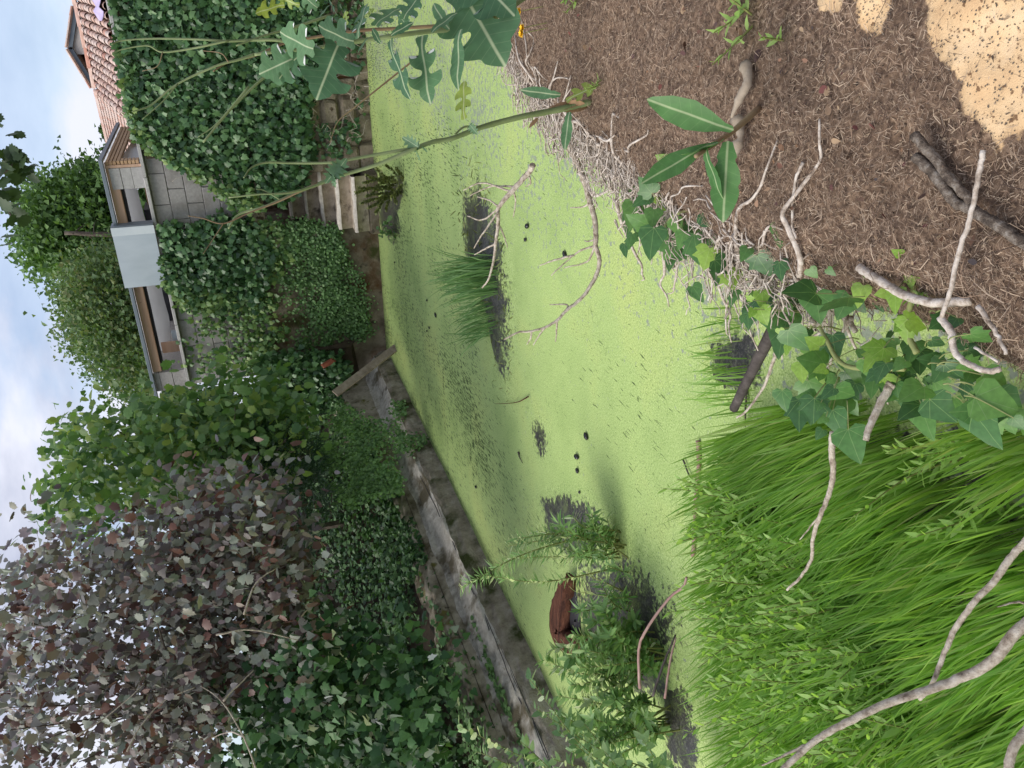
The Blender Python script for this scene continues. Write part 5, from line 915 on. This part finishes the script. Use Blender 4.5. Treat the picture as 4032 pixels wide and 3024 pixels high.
LB = zB([(610, 890, 370, 850, 0), (610, 890, 640, 1125, 0), (865, 920, 625, 990, 0), (975, 830, 910, 1000, 1), (870, 905, 770, 1095, 0), (1235, 860, 1065, 905, 1), (1235, 860, 1200, 1045, 1), (1300, 600, 1250, 720, 1), (1270, 590, 1195, 560, 1), (1335, 730, 1330, 860, 1), (1310, 1090, 1215, 1180, 1), (1315, 1090, 1310, 1290, 1), (1320, 1090, 1490, 1140, 1), (1130, 1310, 955, 1290, 1), (1130, 1310, 960, 1480, 1), (400, 1170, 575, 1360, 0), (640, 1300, 535, 1230, 1), (680, 1440, 480, 1380, 0), (330, 650, 330, 800, 0), (350, 350, 330, 540, 0), (160, 600, 255, 780, 0), (910, 800, 940, 690, 1), (970, 650, 970, 770, 1), (1600, 1080, 1490, 1160, 0), (1800, 1200, 1970, 1290, 0), (1230, 1290, 1120, 1240, 0), (200, 870, 190, 1010, 1), (1700, 1080, 1630, 1170, 0), (330, 1160, 350, 1230, 1), (120, 940, 60, 910, 1), (180, 1000, 230, 1140, 1), (130, 1010, 100, 1080, 1), (400, 1290, 370, 1370, 1), (440, 620, 420, 750, 0), (560, 700, 620, 780, 0), (700, 700, 760, 760, 0), (90, 540, 30, 640, 0), (1500, 1250, 1610, 1300, 0), (1560, 1430, 1400, 1380, 0), (1250, 1400, 1190, 1490, 0)])
LCc = zB([(750, 250, 640, 330, 0), (760, 255, 920, 335, 0), (740, 420, 810, 650, 0), (600, 320, 460, 320, 0), (600, 330, 590, 530, 0), (1440, 240, 1250, 330, 0), (1420, 380, 1245, 470, 0), (1420, 375, 1480, 660, 0), (1490, 340, 1700, 525, 0), (1830, 420, 1660, 450, 0), (1830, 420, 2000, 750, 0), (1840, 320, 2200, 430, 0), (1760, 220, 1740, 330, 0), (1140, 170, 1225, 370, 1), (1060, 20, 955, 110, 1), (500, 60, 500, 210, 1), (620, 90, 660, 240, 1), (690, 100, 590, 120, 1), (760, 160, 690, 230, 0), (860, 570, 935, 835, 0), (1600, 70, 1740, 200, 0), (1620, 40, 1520, 200, 0), (1230, 210, 1240, 330, 0), (1080, 130, 990, 200, 0), (1150, 60, 1060, 200, 0), (1300, 40, 1200, 110, 0), (1750, 60, 1900, 110, 0), (1900, 150, 2100, 250, 0), (2000, 300, 2212, 470, 0), (2130, 480, 2212, 580, 0), (650, 360, 620, 430, 0), (690, 470, 620, 520, 0), (1000, 30, 1040, 190, 0), (1780, -40, 1880, 40, 0)], 1400)
for nm, lst, lab, vine in (('ivy_vine', LA, 'near ivy sprays overhanging the duckweed below the lettuce leaves', [(2900, 900), (2800, 880), (2720, 830), (2640, 860), (2590, 940)]), ('ivy_vine', LB, 'near ivy with pale young leaves climbing over the fibrous bank edge', [(3610, 1390), (3570, 1300), (3585, 1200), (3600, 1100), (3585, 990), (3560, 970)]), ('ivy_vine', LCc, 'near ivy leaves drooping over the marsh grass at the bottom', [(3560, 1450), (3330, 1440), (3250, 1330), (3230, 1290)])):
    t = thing(nm, at(*vine[0], edgeD(vine[0][0])), lab, 'ivy'); Dv = edgeD(np.mean([l[0] for l in lst]))
    part(t, 'vine', mesh('vine', *tube(spline(pxpath(vine, [float(edgeD(v[0])) * .97 for v in vine]), 6), .006, .0035, 6, 0, .05), MT['shoot'], True)); ps = []
    for (bx, by, tx, ty, yv) in lst:
        D = float(edgeD(bx)) * rng.uniform(.93, .99); pleaf(t, (IVY if yv else IVM)[int(rng.integers(3))], bx, by, tx, ty, D, wide=rng.uniform(.95, 1.2))
        v = min(vine, key=lambda v: math.hypot(v[0] - bx, v[1] - by)); ps.append(tube(spline(pxpath([(bx, by), ((bx * 2 + v[0]) / 3, (by * 2 + v[1]) / 3 - 12), (bx * .55 + v[0] * .45, by * .55 + v[1] * .45)], [D, D + .01, D + .03]), 3), .001, .0013, 4))
    part(t, 'petiole', mesh('petiole', *join(*ps), MT['shoot']), None, 'stuff')
    # darker leaves behind
    xs_ = [l[0] for l in lst]; k = 0
    for _ in range(70):
        l = lst[int(rng.integers(len(lst)))]; bx, by = l[0] + rng.normal(0, 60), l[1] + rng.normal(-15, 45); a = rng.uniform(0, 6.28); Lp = rng.uniform(55, 115); pleaf(t, IVM[int(rng.integers(3))], bx, by, bx + Lp * math.cos(a) * .5, by + Lp * (.8 + .3 * math.sin(a)), float(edgeD(bx)) * rng.uniform(1.0, 1.07), wide=rng.uniform(.9, 1.2))
for x, y, lb in ((3577, 950, 'round pale nut like bead beside the young ivy tip'), (3611, 1021, 'oval pale nut like bead stuck on the young ivy stem')):
    V, F = tube([(0, 0, -1), (0, 0, -.75), (0, 0, 0), (0, 0, .75), (0, 0, 1)], [.2, .68, 1, .68, .2], None, 10); top('pale_nut', mesh('pale_nut', V * (12 / FPX * 1.36), F, MT['nut'], True), lb, 'nut', loc=at(x, y, 1.36))
# ------------------------------------------------------------------ wild lettuce plants
LM = {k: mesh('leaf', *LEAF[k], MT['lett'], True) for k in ('lett', 'lett2', 'lett3')}; LS = mesh('leaf', *LEAF['spiny'], MT['lettpale']); LY = mesh('leaf', *LEAF['lett'], MT['lettyel'])
b1 = onz(2330, 400, .75); D1 = (b1 - EYE) @ RW[:, 2]
l1 = thing('wild_lettuce', b1, 'tall leaning wild lettuce with bare stem rising from the bank in front of the steps', 'weed')
def stems(root, lst, mat='stem', nm='stem'):
    for pts, Ds, r0, r1 in lst:
        q = spline(pxpath(pts, np.linspace(Ds[0], Ds[1], len(pts))), 8); part(root, nm, mesh(nm, *tube(q, r0, r1, 8, 0, .03), MT[mat], True))
stems(l1, [([(2330, 400), (2230, 425), (2130, 445), (2050, 460), (1900, 500), (1780, 545), (1700, 560), (1600, 600), (1480, 650), (1330, 695), (1200, 745), (1050, 810), (940, 845), (900, 900)], (D1, 2.15), .0105, .0025), ([(1640, 585), (1560, 595), (1420, 620), (1300, 640), (1150, 642), (1050, 640), (990, 660), (960, 700)], (2.28, 2.1), .0055, .0018), ([(1330, 695), (1230, 735), (1130, 760), (1020, 765), (900, 778)], (2.22, 2.1), .0045, .0018), ([(1900, 500), (1830, 500), (1790, 530)], (2.4, 2.36), .004, .003), ([(1100, 785), (1040, 750), (1010, 745)], (2.15, 2.12), .0018, .001)])
stems(l1, [([(1250, 720), (1100, 792), (980, 838), (880, 880), (800, 860), (740, 850)], (2.2, 2.1), .003, .001), ([(880, 880), (840, 940), (800, 1000)], (2.12, 2.1), .0015, .0008)], 'stemb')
for bx, by, tx, ty, me, nm in ((1340, 650, 1280, 720, LS, 'leaf'), (1310, 700, 1365, 620, LS, 'leaf'), (1650, 580, 1580, 540, LS, 'leaf'), (1640, 585, 1655, 640, LS, 'leaf'), (1660, 575, 1680, 600, LM['lett2'], 'leaf'), (1830, 470, 1810, 310, LY, 'leaf'), (2208, 373, 2054, 363, LM['lett2'], 'leaf'), (2243, 440, 2218, 580, LM['lett2'], 'leaf'), (1850, 490, 1880, 530, LS, 'leaf'), (1310, 690, 1320, 740, LS, 'leaf')):
    D = np.interp(bx, [900, 1480, 2330], [2.1, 2.25, D1]) - .02; pleaf(l1, me, bx, by, tx, ty, D)
dl = [mesh('dead_leaf', *LEAF[k], MT['dryleaf']) for k in ('lance2', 'lett2')]
for bx, by, tx, ty in ((2170, 430, 2330, 405), (2120, 465, 2080, 500), (2150, 440, 2300, 380), (2230, 400, 2300, 410)): pleaf(l1, dl[int(rng.integers(2))], bx, by, tx, ty, D1 - .02, 'dead_leaf', wide=1.0)
pleaf(l1, LY, 2230, 400, 2350, 315, D1 - .02)
l2 = thing('wild_lettuce', onz(2060, -60, .75), 'leafy wild lettuce with broad lobed leaves at the far end of the bank', 'weed')
stems(l2, [([(2080, -20), (1960, 60), (1830, 110), (1700, 122), (1560, 140), (1350, 172), (1230, 195), (1170, 220), (1080, 275), (1000, 340), (900, 440), (800, 560)], (2.3, 2.0), .009, .0025), ([(1240, 190), (1100, 160), (1000, 158), (900, 162), (780, 155), (600, 152), (480, 160), (440, 175)], (2.05, 1.95), .0045, .0015), ([(900, 160), (760, 190), (640, 205), (580, 180), (480, 195), (440, 215)], (2.0, 1.95), .003, .0012), ([(1000, 215), (940, 235), (850, 260), (700, 330), (600, 410), (560, 428), (520, 440)], (2.05, 1.95), .004, .0014), ([(700, 330), (640, 400), (560, 470)], (1.98, 1.95), .002, .001), ([(980, 340), (860, 480), (780, 540)], (2.02, 1.98), .003, .001), ([(1300, 60), (1150, 110), (1040, 140), (930, 180)], (2.1, 2.0), .004, .002), ([(1240, 195), (1120, 200), (1000, 215)], (2.08, 2.05), .005, .004)])
stems(l2, [([(1960, 20), (1800, 90), (1600, 110), (1420, 120), (1250, 145), (1120, 170), (1000, 220), (900, 245), (840, 280)], (2.35, 2.05), .006, .002), ([(1650, 220), (1500, 340), (1400, 420), (1330, 480), (1300, 560)], (2.3, 2.25), .003, .0012), ([(900, 245), (870, 210), (800, 200)], (2.0, 2.0), .0015, .0008), ([(640, 205), (620, 260), (560, 280)], (1.97, 1.97), .0012, .0007)], 'stemb')
for bx, by, tx, ty, k in ((1392, 162, 1240, 118, 'lett3'), (1330, 180, 1247, 375, 'lett3'), (1539, 155, 1576, 394, 'lett'), (1664, 140, 1662, 398, 'lett'), (1816, 115, 1770, 335, 'lett2'), (1233, 192, 1085, 138, 'lett3'), (1150, 232, 1020, 292, 'lett3'), (1172, 225, 1080, 312, 'lett3'), (1411, 150, 1420, 0, 'lett'), (1480, 100, 1560, 8, 'lett3'), (1590, 75, 1640, -30, 'lett3'), (1770, 115, 1690, 10, 'lett2'), (1500, 170, 1455, 110, 'lett2'), (1820, -40, 1968, 238, 'lett3'), (1850, -120, 2010, 40, 'lett3'), (1610, 110, 1560, 60, 'lett3'), (1330, 60, 1280, -10, 'lett'), (1700, 130, 1790, 30, 'lett2'), (1540, 140, 1620, 80, 'lett2'), (1450, 150, 1400, 200, 'lett2'), (1250, 30, 1180, -20, 'lett3'), (1300, 20, 1250, 60, 'lett2')):
    D = np.interp(bx, [1000, 1400, 1900], [2.0, 2.1, 2.25]) - rng.uniform(.0, .1); pleaf(l2, LM[k], bx, by, tx, ty, D, wide=1.3)
for bx, by, tx, ty in ((1370, 95, 1350, 40), (1440, 60, 1470, 30), (1120, 20, 1000, 40), (1180, 20, 1080, -10)): pleaf(l2, LY, bx, by, tx, ty, 2.15, wide=1.2)
b3 = onz(2990, 425, .755); l3 = thing('wild_lettuce', b3, 'low wild lettuce with long smooth leaves leaning over the near bank', 'weed'); D3 = (b3 - EYE) @ RW[:, 2]
stems(l3, [([(2995, 420), (2940, 470), (2880, 520), (2800, 575), (2740, 615)], (D3, D3 - .25), .007, .004)], 'stemb')
LL = mesh('leaf', *LEAF['lett2'], leaf_mat('lettuce_base_leaf', [(.07, .18, .05), (.09, .22, .06)], .45, .25, vein=('rib', .006, (.36, .46, .24)))); LW = mesh('leaf', *fan([(.04, .03), (.05, .12), (.12, .3), (.17, .5), (.14, .75), (.05, .95), (0, 1)], .12, .15, 5), LL.materials[0])
for bx, by, tx, ty, me, wd in ((2890, 512, 2545, 398, LW, .95), (2790, 570, 2530, 712, LW, .9), (2780, 582, 2815, 790, LL, 1.1), (2866, 555, 2845, 870, LL, 1.25), (2850, 545, 2700, 640, LL, .8), (2830, 560, 2600, 640, LW, .6)): pleaf(l3, me, bx, by, tx, ty, D3 - .22, wide=wd)
for p, lab in (((2960, 250), 'upper curled withered grey leaf on the bank'), ((2930, 470), 'withered curled grey leaf at the lettuce foot')):
    q = spline(np.array([(lambda w: A(w[0], w[1], .775 + .01 * i))(onz(p[0] + dx, p[1] + dy, .76)) for i, (dx, dy) in enumerate([(0, 0), (25, 70), (10, 130), (-10, 210)])]), 5); top('withered_leaf', mesh('withered_leaf', *tube(q, np.interp(np.linspace(0, 1, len(q)), [0, .2, .6, 1], [.016, .009, .012, .003]), None, 7, 0, .12), MT['plank'], True), lab, 'withered leaf')
# ------------------------------------------------------------------ yellow flowers and seedlings
for k, (x, y, lab) in enumerate(((2047, 45, 'single yellow flower nearest the lettuce leaf'), (2060, 110, 'upper of two touching yellow flowers on the bank'), (2056, 132, 'lower of two touching yellow flowers on the bank'), (2052, -4, 'yellow flower cut by the right edge of the bank'))):
    c = at(x, y, 2.6); t = thing('yellow_flower', c, lab, 'flower', 'yellow flowers on the bank'); P = np.repeat(c[None], 22, 0); a = np.arange(22) * 2.4; d = np.c_[np.cos(a), np.sin(a), .3 + .5 * (np.arange(22) % 3)]; Rr = frames(nrm(d), nrm(np.c_[-np.cos(a) * .4, -np.sin(a) * .4, np.ones(22)]))
    V, F = scatter(LEAF['lance2'], P, Rr, np.c_[np.full(22, .035), np.full(22, .015), np.full(22, .015)]); part(t, 'petals', mesh('petals', V, F, MT['yellow'])); part(t, 'stem', mesh('stem', *tube(spline([c, c + A(.03, -.03, -.12), A(c[0] + .07, c[1] - .06, .74)], 4), .0015, .0015, 4), MT['greenstem']))
def seedling(p, H, n, lab, mat='herb', zz=.76):
    s_, l_ = sprigs(n, H, 'lance2', H * .45, mat, 9, .35); t = thing('seedling', onz(*p, zz), lab, 'seedling')
    for nm, q, m in (('stem', s_, 'greenstem'), ('leaves', l_, mat)):
        o = bpy.data.objects.new(nm, mesh(nm, *q, MT[m])); COL.objects.link(o); o.parent = t
seedling((2945, 75), .09, 3, 'green seedling on the bank between the sand and the yellow flowers'); seedling((2275, 8), .06, 2, 'tiny seedling at the right edge of the bank'); seedling((3060, 155), .06, 1, 'small sprig with a pale bud near the sand'); seedling((2370, 335), .05, 2, 'tiny green shoot beside the dead lettuce leaf'); seedling((3615, 1165), .05, 3, 'spiky green sprig on the woody ivy stem', zz=.7)
